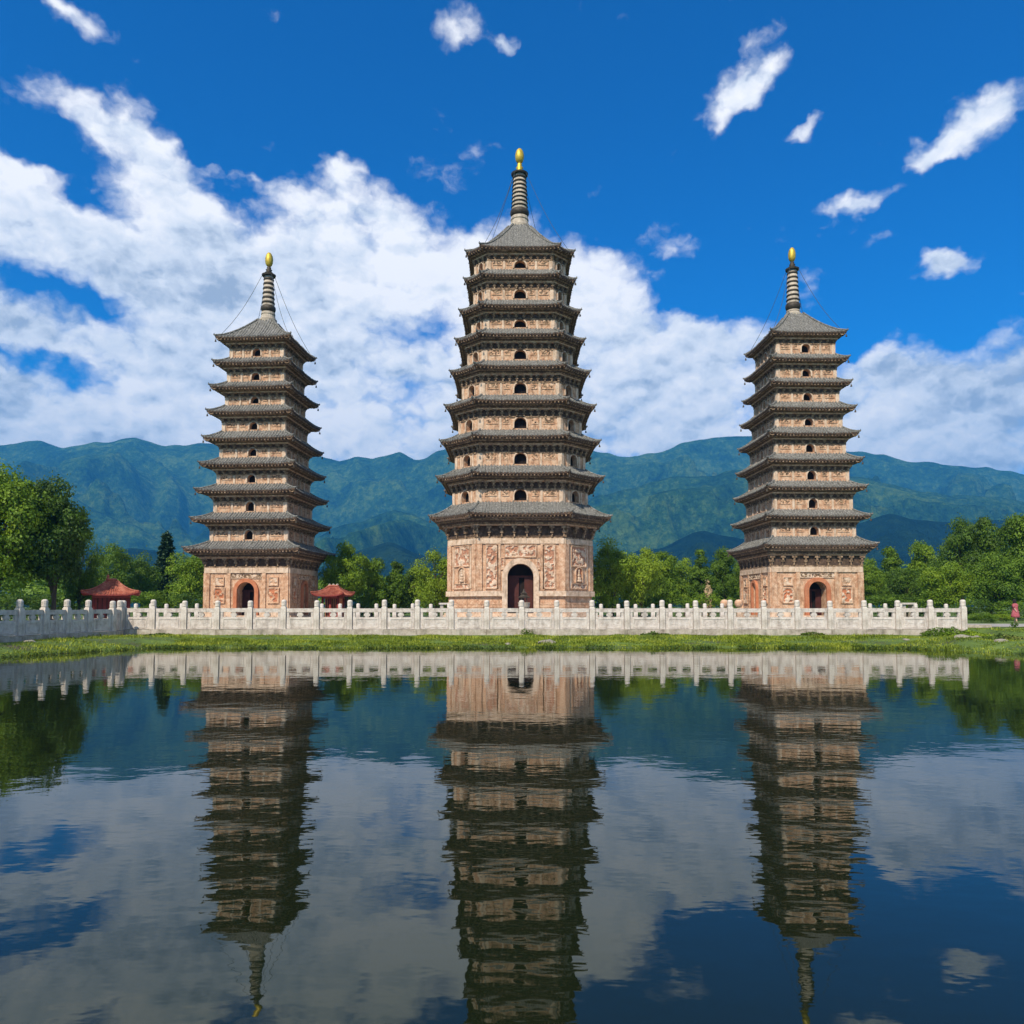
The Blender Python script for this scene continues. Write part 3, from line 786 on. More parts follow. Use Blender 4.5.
    for i in (range(0, nf, 2) if octo else range(nf)):
        b_ = P(i, -1, .12, .05); a_ = Vector((b_.x, b_.y, 0)).normalized()*cr_*.95; a_.z = zt+.1
        pts = [a_.lerp(b_, k/8)-Vector((0,0,.5*sin(pi*k/8))) for k in range(9)]
        m = MB(); m.tube(pts, .018, 5); m.build('stay_cable', M['cable'], root)
    # place: the middle of the ground storey front faces the bearing read off the photo
    root.location = (cx, D0, GZ)
    return root, bd, ev

LX, RX = -20.92, 24.12
CEN = dict(i=0, label='tallest pagoda, eight sided, in the middle with nine roofs and dark arched doorway', D=64.0, cx=wx(519.8, 64), rot=0, oct=True,
    eaves=[(246,0,52,38.5),(273.5,269.6,53.5,38.5),(304,300,58,39.5),(333,328.8,62,41.5),(365,360.6,67,44),(399.5,395,72,46),(435,429.8,76.5,46.5),(472,465.5,80,47),(512.5,502,87,49.5)],
    bodies=[(45,32,265),(46,33,295),(48,34,325),(52,36,356),(57.5,38.5,390),(61,40,424),(64.5,41,460),(67,42,497),(71.5,44,570)],
    apex_y=230, neck=.95, lift=.07, cornice_y=537.5, ledge_y=591, body0=.55, win=.48, winh=1.15, door=(1.0, 4.35), surround=.42, pil=.50,
    spire=dict(base_top=218, base_r=8.6, ring_top=176, ring_r0=8.6, ring_r1=6.6, n=8, canopy_r=8.2, ball_bot=163.5, tip=148.5, ball_r=4.4, light=True, goldstem=True))
LEFT = dict(i=1, label='left hand square pagoda whose right side is in shade, red pavilion roofs on both sides', D=64.0, cx=LX, rot=radians(-4.0), oct=False,
    eaves=[(336,0,37,0),(361,357.5,38.2,0),(385.5,381.5,40.2,0),(410.5,405,42,0),(437,431,44.5,0),(463,457.5,46.8,0),(489.5,484,49.5,0),(518.5,512.5,52.3,0),(548.5,541,57,0)],
    bodies=[(27.3,0,345),(28.8,0,370),(30,0,395),(32,0,420),(33.5,0,447),(35.2,0,473),(37.2,0,500),(39.5,0,530),(43,0,580)],
    apex_y=322, neck=.62, lift=.07, cornice_y=567, ledge_y=606, body0=.35, win=.34, winh=.95, door=(.72, 3.0), surround=.30, pil=.42,
    spire=dict(base_top=313, base_r=6.6, ring_top=277, ring_r0=6.6, ring_r1=4.8, n=6, canopy_r=6.6, ball_bot=267, tip=252.5, ball_r=3.8, light=True, goldstem=False, thick=.26))
RIGHT = dict(i=2, label='right hand square pagoda whose left side is visible, pale cream carvings beside its doorway', D=64.0, cx=RX, rot=radians(1.6), oct=False,
    eaves=[(331.5,0,36.8,0),(357.5,354,38,0),(381.5,378,39.5,0),(407,402,42,0),(432.5,427,44,0),(459,453.5,46.3,0),(486.5,481,48.7,0),(515.5,509.5,51.2,0),(544.5,536.5,55.3,0)],
    bodies=[(29.3,0,345),(30,0,370),(31.5,0,395),(33.5,0,420),(35.5,0,447),(37.5,0,473),(39.7,0,500),(41.6,0,530),(46,0,580)],
    apex_y=316, neck=.62, lift=.07, cornice_y=566, ledge_y=606, body0=.35, win=.36, winh=.95, door=(.72, 3.05), surround=.32, pil=.42,
    spire=dict(base_top=311, base_r=6.4, ring_top=271, ring_r0=6.6, ring_r1=5.0, n=7, canopy_r=6.4, ball_bot=262, tip=247.5, ball_r=3.6, light=True, goldstem=False))
PAG = [make_pagoda(CEN), make_pagoda(LEFT), make_pagoda(RIGHT)]

# ------------------------------------------------------------------ balustrades
def post_mesh(zb, zt, r=.122):
    m = MB(); h = zt-zb
    m.box(-r, r, -r, r, 0, h*.74)
    m.box(-r*.8, r*.8, -r*.8, r*.8, h*.74, h*.775)
    m.lathe([(r*.85,h*.775),(r*1.02,h*.80),(r*1.02,h*.95),(r*.8,h*.985),(r*.4,h)], seg=12)
    return m.build('post', M['marble'])
def panel_mb(fr, H, thick=.058, carve=None):
    """fr spans the bay; z measured from the ground line; slab, gap with its vase block, rail"""
    m = MB(); a = -fr.half; b = fr.half; (s0, s1, g1, r1) = H; T = thick
    m.mat = 0
    m.fbox(fr, a, b, s0, s1, -T, T); 
    m.fbox(fr, a, b, g1, r1, -T*1.15, T*1.15)
    w_ = .13
    m.fbox(fr, a, a+.12, s1, g1, -T*.9, T*.9); m.fbox(fr, b-.12, b, s1, g1, -T*.9, T*.9)
    m.fbox(fr, -w_*.7, w_*.7, s1, g1, -T*.9, T*.9); m.fbox(fr, -w_*1.1, w_*1.1, s1+.05, g1-.06, -T*1.05, T*1.05)
    m.mat = 1     # raised frame on both sides
    for s in (-1, 1):
        o0, o1 = sorted((s*T, s*(T+.018)))
        m.fbox(fr, a+.12, b-.12, s0+.06, s0+.11, o0, o1); m.fbox(fr, a+.12, b-.12, s1-.11, s1-.06, o0, o1)
        m.fbox(fr, a+.12, a+.17, s0+.11, s1-.11, o0, o1); m.fbox(fr, b-.17, b-.12, s0+.11, s1-.11, o0, o1)
    return m
def balustrade(label, pts, base, H, top, plinth=None, posts=True, group=None, plw=.2):
    """pts: list of (x, y) post positions"""
    root = empty('balustrade', (pts[0][0], pts[0][1], base), 0, label=label, cat='balustrade', group=group)
    ox, oy = pts[0]
    L = [(x-ox, y-oy) for x, y in pts]
    p0 = post_mesh(0, top-base); p0.parent = root
    for k, (x, y) in enumerate(L):
        p = p0 if k == 0 else p0.copy()
        if k: COL.objects.link(p); p.parent = root
        nb = L[min(k+1, len(L)-1)]; pb = L[max(k-1, 0)]
        p.location = (x, y, 0); p.rotation_euler = (0, 0, atan2(nb[1]-pb[1], nb[0]-pb[0])+random.uniform(-.02,.02))
        p.scale = (1, 1, random.uniform(.975, 1.015))
    for (a, b) in zip(L, L[1:]):
        A, B = Vector(a), Vector(b); d_ = (B-A).normalized()
        fr = Frame(A+d_*.145, B-d_*.145)
        hh = [h-base for h in H]
        jt = random.uniform(-.008, .008); hh = [h+jt for h in hh]
        panel_mb(fr, hh).build('panel', [M['marble2'], M['marble']], root)
    if plinth is not None:
        m = MB()
        for (a, b) in zip(L, L[1:]):
            fr = Frame(a, b)
            m.fbox(fr, -fr.half+.006, fr.half-.006, plinth-base, H[0]-base-.012+random.uniform(-.006,.006), -plw, plw)
        m.build('plinth', M['plinth'], root)
    return root
DF = 36.0
post_px = [123.5,153.5,185,217.8,250.5,284,317,350,384.5,417.5,451.5,486.8,521.6,556.7,592,626.7,662,695.5,730,763.6,797,829.7,864,897.4,930,962.8]
HF = (height(629,DF), height(617,DF), height(612.2,DF), height(608.3,DF)); topF = height(600,DF)
main_pts = [(wx(p, DF), DF) for p in post_px]
balustrade('long white marble balustrade along the pond edge, in full sun before the pagodas', main_pts, HF[0]-.01, HF, topF, plinth=.15)
c0 = main_pts[0]
left_pts = [c0]
for px_, D_ in ((112.8,34.8),(88.5,33.4),(67.2,32.1),(44.7,30.8),(19.8,29.5),(-8,28.2),(-38,27.0)):
    left_pts.append((wx(px_, D_), D_))
left_pts = left_pts[::-1]; left_pts[-1] = (c0[0]-.03, c0[1]-.27)
balustrade('shaded grey balustrade run turning toward the viewer at the left edge of the pond', left_pts, HF[0]-.06, [h-.05 for h in HF], topF-.02, plinth=.12)
# inner runs round each pagoda
def inner(label, x0, x1, y, n_, sides=True, ys2=None):
    pts = [(x0+(x1-x0)*k/n_, y) for k in range(n_+1)]
    if ys2: 
        st = (ys2-y)/5
        pts = [(x0, ys2-st*k) for k in range(5)]+pts+[(x1, y+st*(k+1)) for k in range(5)]
    b0 = GZ+.04
    balustrade(label, pts, b0, (b0+.02, b0+.16, b0+.24, b0+.34), b0+1.22, plinth=None, group=None)
inner('inner white balustrade on the terrace between the left pagoda and the middle pagoda', wx(322,50), wx(449,50), 50, 7)
inner('inner white balustrade on the terrace between the middle pagoda and the right pagoda', wx(601,50), wx(722,50), 50, 7)
inner('inner white balustrade on the terrace left of the left pagoda', wx(136,51), wx(197,51), 51, 4)
inner('inner white balustrade on the terrace right of the right pagoda', wx(870,50), wx(946,50), 50, 5)

# ------------------------------------------------------------------ small things on the terrace
def lathe_obj(name, prof, mat, parent=None, seg=14, z=0, c=(0,0), smooth=True):
    m = MB(); m.lathe(prof, c, seg, z); return m.build(name, mat, parent, smooth)
ib = empty('incense_burner', (wx(524,54.5), 54.5, GZ+.03), 0, label='grey bronze incense burner standing before the middle pagoda doorway', cat='incense burner')
lathe_obj('pedestal', [(.42,0),(.42,.18),(.30,.24),(.26,.6),(.36,.72),(.36,.8)], M['plinth'], ib)
lathe_obj('bowl', [(.18,.8),(.34,.92),(.42,1.1),(.40,1.22),(.44,1.28),(.44,1.32),(.3,1.32)], M['spirestone'], ib)
for k in range(4):
    m = MB(); a = pi/4+k*pi/2; m.tube([(.3*cos(a),.3*sin(a),1.3),(.26*cos(a),.26*sin(a),1.66)], .035, 6); m.build('column', M['bronze'], ib)
lathe_obj('canopy_roof', [(.44,1.66),(.46,1.69),(.30,1.78),(.20,1.90),(.26,1.96),(.13,2.05),(.06,2.2),(.01,2.32)], M['bronze'], ib, seg=8, smooth=False)
for (p_, D_, lb) in ((724.5,52,'peach coloured round stone drum on a short post, the one farther from the right pagoda'),(738.8,52,'peach coloured round stone drum on a short post, right beside the right pagoda corner')):
    dr = empty('stone_drum', (wx(p_, D_), D_, GZ+.03), 0, label=lb, cat='stone drum', group='round stone drums left of the right pagoda')
    m = MB(); m.box(-.13,.13,-.13,.13,0,.95); m.build('post', M['cream'], dr)
    m = MB(); m.lathe([(.14,1.0),(.2,1.04),(.265,1.15),(.28,1.27),(.26,1.39),(.16,1.49),(.02,1.52)], seg=16); m.build('drum', M['orange'] if False else M['stucco'], dr, True)
def stone_table(p_, D_, lb, s=1.0):
    t = empty('stone_table', (wx(p_, D_), D_, GZ+.03), .2, label=lb, cat='stone table', group='stone tables on the terrace')
    m = MB(); m.box(-.55*s,.55*s,-.3,.3,1.18,1.30); m.build('table_top', M['marble'], t)
    for q in (-.35, .35):
        m = MB(); m.box(q*s-.1, q*s+.1, -.2, .2, 0, 1.18); m.build('leg', M['plinth'], t)
stone_table(907, 53, 'pale stone table on the terrace right of the right pagoda')
stone_table(446, 55, 'pale stone table close to the left corner of the middle pagoda', .9)

# pavilions
def pavilion(label, loc, rz, Lx, Ly, zc_, zr, ridge, wallmat, ornament, cols):
    root = empty('pavilion', loc, rz, label=label, cat='pavilion')
    m = MB(); m.box(-Lx*.5-.1, Lx*.5+.1, -Ly*.5-.1, Ly*.5+.1, 0, .25); m.build('platform', M['plinth'], root)
    for ix in range(cols):
        for sy in (-1, 1):
            x = -Lx*.46+Lx*.92*ix/(cols-1)
            m = MB(); m.lathe([(.13,.25),(.13,.32),(.09,.36),(.085,zc_)], (x, sy*Ly*.44), 10); m.build('column', M['redpaint'], root, True)
    m = MB(); m.box(-Lx*.5, Lx*.5, -Ly*.5, Ly*.5, zc_-.28, zc_); m.build('beam', M['redpaint'], root)
    m = MB(); m.box(-Lx*.44, Lx*.44, -Ly*.1, Ly*.42, .25, zc_-.28); wl_ = m.build('wall', wallmat, root)
    m = MB()
    for k in range(-3, 4): m.box(k*Lx*.12-.03, k*Lx*.12+.03, -Ly*.1-.05, -Ly*.1, .4, zc_-.3)
    m.build('lattice', M['reddoor'], wl_)
    # curved hip roof
    m = MB(); ex, ey = Lx*.5+.55, Ly*.5+.55; N = 10; NV = 8
    def RP(side, s, v):
        if side == 0: a, b = Vector((s*ex, -ey)), Vector((s*ridge, 0))
        elif side == 1: a, b = Vector((ex, s*ey)), Vector((ridge, 0))
        elif side == 2: a, b = Vector((-s*ex, ey)), Vector((-s*ridge, 0))
        else: a, b = Vector((-ex, -s*ey)), Vector((-ridge, 0))
        q = a.lerp(b, v); k = abs(s)**4*(1-v)**2
        q = q*(1+.04*k)
        return Vector((q.x, q.y, zc_-.05+(zr-zc_)*(v*.45+.55*v*v)+.22*k))
    for side in range(4):
        rows = [[RP(side, -1+2*k/N, v/NV) for k in range(N+1)] for v in range(NV+1)]
        m.mat = 0; m.loft(rows, closed=False)
        m.mat = 1; m.loft([[p-Vector((0,0,.09)) for p in rows[0]], rows[0]], closed=False)
        m.loft([[Vector((p.x*.5, p.y*.5, zc_-.02)) for p in rows[0]], [p-Vector((0,0,.09)) for p in rows[0]]], closed=False)
        m.mat = 0
        for k in range(1, 18):
            s = -1+2*k/18; m.tube([RP(side, s, v/6)+Vector((0,0,.01)) for v in range(6 if abs(s) > .4 else 7)], .035, 4)
    rf = m.build('roof', [M['redtile'], M['redpaint']], root)
    for side in range(4):
        m = MB(); m.tube([RP(side, -1, v/8)+Vector((0,0,.04)) for v in range(9)], .06, 6); m.build('hip_ridge', M['redtile'], rf)
    m = MB(); m.tube([(-ridge, 0, zr), (0, 0, zr+.03), (ridge, 0, zr)], .09, 8); m.build('roof_ridge', M['redtile'], rf)
    if ornament == 'ball':
        m = MB(); m.lathe([(.14,0),(.16,.08),(.07,.14),(.12,.24),(.05,.34),(.01,.46)], (-ridge*.9, 0), 10, zr); m.build('roof_finial', M['redtile'], rf, True)
    else:
        for q in (-.35, -.05, .25):
            m = MB(); m.tube([(q, 0, zr+.03), (q+.07, 0, zr+.15), (q+.17, 0, zr+.12)], [.07,.06,.02], 6); m.build('ridge_ornament', M['spirestone'], rf)
    return root
pavilion('small red pavilion with curved red roof beside the big trees at far left', (wx(111.5,54), 54, GZ), radians(24), 2.35, 1.6, 1.95, 2.95, .3, M['redpaint'], 'ball', 3)
pavilion('red pavilion with orange roof beside the shaded right side of the left pagoda', (wx(333,57.5), 57.5, GZ), radians(-8), 1.3, 1.3, 1.95, 2.6, .40, M['orange'], 'beasts', 3)

# ------------------------------------------------------------------ trees
def leaf_quad(mb, p, nrm, s, rnd):
    nrm = nrm.normalized(); u = nrm.cross(Vector((rnd.uniform(-1,1), rnd.uniform(-1,1), rnd.uniform(-1,1))))
    if u.length < 1e-3: return
    u.normalize(); v = nrm.cross(u); a = s*rnd.uniform(.7,1.3); b = a*rnd.uniform(.55,.8)
    i = len(mb.v); mb.v.extend([tuple(p-u*a), tuple(p-v*b+nrm*a*.15), tuple(p+u*a), tuple(p+v*b+nrm*a*.15)])
    mb.f.append((i,i+1,i+2,i+3)); mb.m.append(0)
def crown_shape(kind, rnd, count, leaf):
    """unit tree (height 1): crown as leaf clumps on lumps, plus limbs"""
    cr = MB(); tr = MB(); lumps = []
    if kind == 'conifer':
        tiers = 15
        for k in range(tiers):
            z = .10+.88*k/tiers; R = .22*(1-(k/tiers))**.85+.012
            nb = 9 if k < 10 else 6
            for j in range(nb):
                a = 2*pi*(j+rnd.random()*.7)/nb; L = R*rnd.uniform(.75,1.12)
                for q in range(int(count/(tiers*nb))):
                    t = rnd.random()**.6
                    p = Vector((cos(a)*L*t+rnd.gauss(0,.014), sin(a)*L*t+rnd.gauss(0,.014), z-.05*t+rnd.gauss(0,.012)))
                    leaf_quad(cr, p, Vector((rnd.gauss(0,.5),rnd.gauss(0,.5),1)), leaf, rnd)
        tr.tube([(0,0,-.02),(0,0,.5),(0,0,.95)], [.02,.012,.003], 7)
        return cr, tr
    if kind == 'tall': zc0, rx, rz, nl = .60, .30, .40, 34
    elif kind == 'round': zc0, rx, rz, nl = .56, .42, .42, 36
    elif kind == 'oval': zc0, rx, rz, nl = .54, .32, .45, 30
    elif kind == 'pointed': zc0, rx, rz, nl = .50, .26, .50, 28
    else: zc0, rx, rz, nl = .45, .6, .45, 26       # shrub
    for k in range(nl):
        for _ in range(40):
            a = rnd.uniform(0, 2*pi); zz = rnd.uniform(-1, 1); rr = sqrt(1-zz*zz)
            rad = rnd.uniform(.45, .92)
            taper = 1.0
            if kind == 'pointed': taper = .35+.65*(1-zz)/2*1.3
            if kind in ('round', 'tall', 'oval') : taper = 1-.12*zz
            c = Vector((cos(a)*rr*rx*rad*taper, sin(a)*rr*rx*rad*taper, zc0+zz*rz*rad))
            if all((c-l[0]).length > .085 for l in lumps): break
        r = rnd.uniform(.10, .185)*(rx/.36)**.6*(1 if kind != 'pointed' else .8)
        lumps.append((c, r))
    per = int(count/len(lumps))
    for c, r in lumps:
        sq = rnd.uniform(.6, .85)
        for q in range(per):
            v = Vector((rnd.gauss(0,1), rnd.gauss(0,1), rnd.gauss(0,1))).normalized()
            if v.z < -.3 and rnd.random() < .6: v.z = -v.z
            rr = r*(rnd.random()**.28)*(1+.35*noise.noise(v*2.3+c*20))
            if rnd.random() < .08: rr *= 1.35
            p = c+Vector((v.x*rr, v.y*rr, v.z*rr*sq))
            nrm = v*.9+Vector((rnd.gauss(0,.5), rnd.gauss(0,.5), rnd.gauss(0,.4)+.25))
            leaf_quad(cr, p, nrm, leaf, rnd)
        # limb reaching the lump
        if rnd.random() < .55 and kind != 'shrub':
            h0 = rnd.uniform(.16, .34); m_ = Vector((c.x*.35, c.y*.35, h0+(c.z-h0)*.55))
            tr.tube([(0,0,h0), tuple(m_), tuple(c)], [.014, .008, .003], 5)
    if kind != 'shrub':
        tr.tube([(0,0,-.03),(.004,0,.05),(.01,.006,.25),(0,.01,.45),(.005,0,.6)], [.035,.026,.02,.013,.006], 9)
    return cr, tr
protos = {}
def proto(kind, leafmat, variant, count, leaf):
    key = (kind, leafmat, variant, count, leaf)
    if key not in protos:
        rnd = random.Random(hash((kind, variant)) % 1000 if False else sum(map(ord, kind))*7+variant*31)
        cr, tr = crown_shape(kind, rnd, count, leaf)
        cm = bpy.data.meshes.new('crown'); cm.from_pydata(cr.v, [], cr.f); cm.materials.append(M[leafmat])
        tm = bpy.data.meshes.new('trunk'); tm.from_pydata(tr.v, [], tr.f); tm.materials.append(M['bark'])
        protos[key] = (cm, tm if len(tr.f) else None)
    return protos[key]
def tree(name, label, px_, D, top, wpx, kind, leafmat='leaf', variant=0, count=6500, leaf=.017, group=None, cat='tree', base=None):
    if 5000 < count < 12000: count = int(count*1.9); leaf *= .84
    H = height(top, D)-GZ; X = wx(px_, D, 4)
    base_r = {'tall': .40, 'round': .50, 'oval': .41, 'pointed': .31, 'conifer': .23, 'shrub': .62}[kind]
    Wm = wpx/F_PX*D; sxy = Wm/2/base_r
    root = empty(name, (X, D, GZ), 0, label=label, cat=cat, group=group)
    cm, tm = proto(kind, leafmat, variant, count, leaf)
    rz = random.uniform(0, 6.28)
    c = bpy.data.objects.new('crown' if kind != 'shrub' else 'foliage', cm); COL.objects.link(c); c.parent = root; c.scale = (sxy, sxy, H/.985); c.rotation_euler = (0,0,rz)
    if tm:
        t = bpy.data.objects.new('trunk', tm); COL.objects.link(t); t.parent = root; t.scale = (sxy, sxy, H); t.rotation_euler = (0,0,rz)
    return root
TG = 'trees standing beyond the terrace'
TL = [('broadleaf_tree','largest dark tree, cut by the left edge of the photo',-2,50,463,112,'tall','leaf',0,24000,.0105),
 ('broadleaf_tree','tall dark tree with bright upper leaves just left of the small red pavilion',54,52,478,88,'tall','leaf_dark',1,24000,.0105),
 ('broadleaf_tree','lower leafy tree between the tall dark tree and the small red pavilion',80,57,531,52,'round','leaf_dark',2,8000,.014),
 ('broadleaf_tree','round green tree directly behind the small red pavilion roof',113,78,547,50,'round','leaf',3,7000,.017),
 ('broadleaf_tree','small shaded tree between the pavilion tree and the conifer',142,82,556,40,'round','leaf_dark',4,6000,.018),
 ('conifer_tree','dark pointed conifer rising left of the left pagoda',166,86,528,42,'conifer','needle',0,7000,.016),
 ('broadleaf_tree','bright bushy tree touching the left side of the left pagoda',190,75,550,58,'round','leaf',5,8000,.016),
 ('broadleaf_tree','bright tree directly right of the left pagoda, above the orange roofed pavilion',346,67,545,54,'round','leaf',1,8000,.016),
 ('broadleaf_tree','middle tree of the clump between the left and middle pagodas',372,69,557,38,'oval','leaf',3,7000,.017),
 ('broadleaf_tree','narrow tree whose tip stands up in the dip between left and middle pagodas',396,70,556,34,'pointed','leaf',0,6000,.017),
 ('broadleaf_tree','small tree left of the bushy tree at the middle pagoda',414,73,566,32,'oval','leaf',4,7000,.018),
 ('broadleaf_tree','yellow green bushy tree touching the left side of the middle pagoda',436,68,549,52,'round','leaf_yellow',2,8000,.016),
 ('broadleaf_tree','yellow green tree touching the right side of the middle pagoda',612,67,543,58,'round','leaf_yellow',4,8500,.016),
 ('broadleaf_tree','second yellow green tree to the right of the middle pagoda',641,68,547,50,'round','leaf_yellow',0,8000,.016),
 ('broadleaf_tree','green tree halfway between the middle and right pagodas',664,73,551,42,'oval','leaf',5,6500,.017),
 ('broadleaf_tree','low tree in the dip left of the pale blossoming sapling',684,84,560,38,'round','leaf',3,6000,.018),
 ('broadleaf_tree','dark pointed tree above the pale blossoming sapling',701,82,549,32,'pointed','leaf_dark',2,6500,.017),
 ('broadleaf_tree','dark tree touching the left side of the right pagoda',725,80,549,40,'oval','leaf_dark',0,7000,.017),
 ('broadleaf_tree','green tree half hidden behind the left side of the right pagoda',744,77,557,36,'round','leaf',1,6500,.017),
 ('broadleaf_tree','low tree touching the right side of the right pagoda',868,78,556,38,'round','leaf',2,6500,.017),
 ('broadleaf_tree','pointed tree just right of the right pagoda roof corner',890,82,538,38,'pointed','leaf',1,7000,.016),
 ('broadleaf_tree','rounded pointed tree, second to the right of the right pagoda',924,79,540,44,'oval','leaf',3,7000,.016),
 ('broadleaf_tree','low tree in front of the dip right of the right pagoda',906,74,566,44,'round','leaf_dark',5,6500,.017),
 ('broadleaf_tree','broad dark tree above the right end of the balustrade',962,71,521,62,'round','leaf_dark',1,10000,.014),
 ('broadleaf_tree','tall broad tree left of the one at the right edge of the photo',989,69,517,58,'oval','leaf',4,10000,.014),
 ('broadleaf_tree','highest tree of the right hand wood, cut by the right edge of the photo',1026,63,510,66,'tall','leaf',2,11000,.013),
 ('broadleaf_tree','low leafy tree at the foot of the wood above the balustrade end',946,67,561,54,'round','leaf',0,8000,.016),
 ('broadleaf_tree','low spreading tree over the path at the right',1000,62,556,66,'round','leaf_dark',3,9000,.015),
]
for (nm, lb, px_, D_, top, wp, kind, lm, var, cnt, lf) in TL:
    tree(nm, lb, px_, D_, top, wp, kind, lm, var, cnt, lf, group=TG)
for (lb_, X_, Y_) in (('unseen tree added to shade the left balustrade run, nearest the camera', -23.4, 23.2), ('unseen tree added to shade the balustrade run at the far left', -24.6, 27.6)):
    t_ = tree('broadleaf_tree', lb_, 0, 30, 340, 0, 'round', 'leaf', 2, 9000, .016, group='unseen trees added for shade left of the pond')
    t_.location = (X_, Y_, GZ)  # out of view, added to cast shade on the left balustrade
    for c_ in t_.children: c_.scale = (6.4, 6.4, 8.6)
tree('blossom_sapling', 'pale cream blossoming sapling in front of the trees left of the right pagoda', 708, 72, 576, 11, 'pointed', 'blossom', 6, 900, .024, cat='tree')
# shrubs under the trees
SH = [('shrub','low dark shrub under the big tree at the left edge',10,56,592,70,'leaf_dark'),
 ('shrub','dark shrub under the tall dark tree, left of the small red pavilion',58,57,590,60,'leaf_dark'),
 ('shrub','green shrub right of the small red pavilion',152,66,588,44,'leaf'),
 ('shrub','shrub at the foot of the left pagoda on its left',190,70,590,44,'leaf_dark'),
 ('shrub','dark shrub right of the orange roofed pavilion',366,72,592,46,'leaf_dark'),
 ('shrub','dark shrub below the narrow tree between left and middle pagodas',400,72,592,46,'leaf_dark'),
 ('shrub','green shrub at the foot of the middle pagoda on its left',434,71,590,40,'leaf'),
 ('shrub','dark shrub at the foot of the middle pagoda on its right',618,72,590,50,'leaf_dark'),
 ('shrub','dark shrub below the tree halfway between middle and right pagodas',660,72,592,52,'leaf_dark'),
 ('shrub','green shrub under the pale blossoming sapling',700,73,590,46,'leaf'),
 ('shrub','shrub at the foot of the right pagoda on its left',738,70,592,36,'leaf_dark'),
 ('shrub','shrub at the foot of the right pagoda on its right',884,70,592,46,'leaf_dark'),
 ('shrub','dark shrub behind the last bays of the balustrade',926,68,592,52,'leaf_dark'),
 ('shrub','bright low shrub right beside the end post of the balustrade',980,50,611,34,'leaf'),
 ('shrub','low green shrub left of the person in pink',1001,51,613,26,'leaf_yellow'),
 ('shrub','dark shrub under the trees behind the person in pink',1016,58,598,50,'leaf_dark'),
 ('shrub','dark shrub under the trees left of the person in pink',974,60,597,50,'leaf_dark'),
]
for k, (nm, lb, px_, D_, top, wp, lm) in enumerate(SH):
    tree(nm, lb, px_, D_, top, wp, 'shrub', lm, k % 3, 3500, .024, group='shrubs under the trees', cat='shrub')
tree('shrub', 'small upright shrub at the path edge in front of the person in pink', 1012, 37.5, 620.5, 8, 'shrub', 'leaf_dark', 1, 500, .06, group='shrubs under the trees', cat='shrub')
# far wood reading as one mass behind the rows
wd = MB(); rnd = random.Random(5)
for k in range(330):
    D_ = rnd.uniform(98, 150); X = rnd.uniform(-.85, .85)*D_; r = rnd.uniform(2.0, 3.6); zc1 = rnd.uniform(1.0, 4.6)
    for q in range(130):
        v = Vector((rnd.gauss(0,1), rnd.gauss(0,1), rnd.gauss(0,1))).normalized()
        leaf_quad(wd, Vector((X, D_, GZ+zc1))+Vector((v.x*r, v.y*r, abs(v.z)*r*.8)), v+Vector((0,0,.3)), .32, rnd)
tag(wd.build('woodland', M['leaf_dark']), 'distant wood behind the nearer trees', 'woodland', kind='stuff')

# ------------------------------------------------------------------ bank: grass, weeds, rocks
gm = MB(); rnd = random.Random(11)
def blade(mb, p, h, lean, w_):
    a = rnd.uniform(0, 2*pi); d_ = Vector((cos(a), sin(a), 0)); s = Vector((-sin(a), cos(a), 0))*w_
    i = len(mb.v); mid = p+d_*lean*.35+Vector((0,0,h*.6)); tip = p+d_*lean+Vector((0,0,h))
    mb.v.extend([tuple(p-s), tuple(p+s), tuple(mid+s*.7), tuple(mid-s*.7), tuple(tip)])
    mb.f.append((i,i+1,i+2,i+3)); mb.f.append((i+3,i+2,i+4)); mb.m.extend([0,0])
for k in range(26000):
    x = rnd.uniform(-27, 29); sy = shore(x); 
    y = sy-.15+rnd.random()*(35.7-sy if x < 21.6 else 39.0-sy)
    if y > 35.75 and x < 21.6: continue
    if x < -18.2-.1*(36-y): continue
    dn = noise.noise(Vector((x*.35, y*.6, 2)))+.5*noise.noise(Vector((x*1.1, y*1.6, 7)))
    if dn < -.25 and rnd.random() < .75: continue
    z = gz(x, y); hh = (.035+.085*max(0, dn+.35))*rnd.uniform(.5, 1.6)*(.6 if y > 34.9 else 1)
    if y-sy < .5: hh *= 1.1
    for q in range(4):
        blade(gm, Vector((x+rnd.gauss(0,.07), y+rnd.gauss(0,.07), max(z, -.03)-.01)), hh*rnd.uniform(.7,1.2), hh*.6, .011+.01*rnd.random())
tag(gm.build('grass', M['grass']), 'short sunlit grass on the bank between the balustrade and the water', 'grass', kind='stuff')
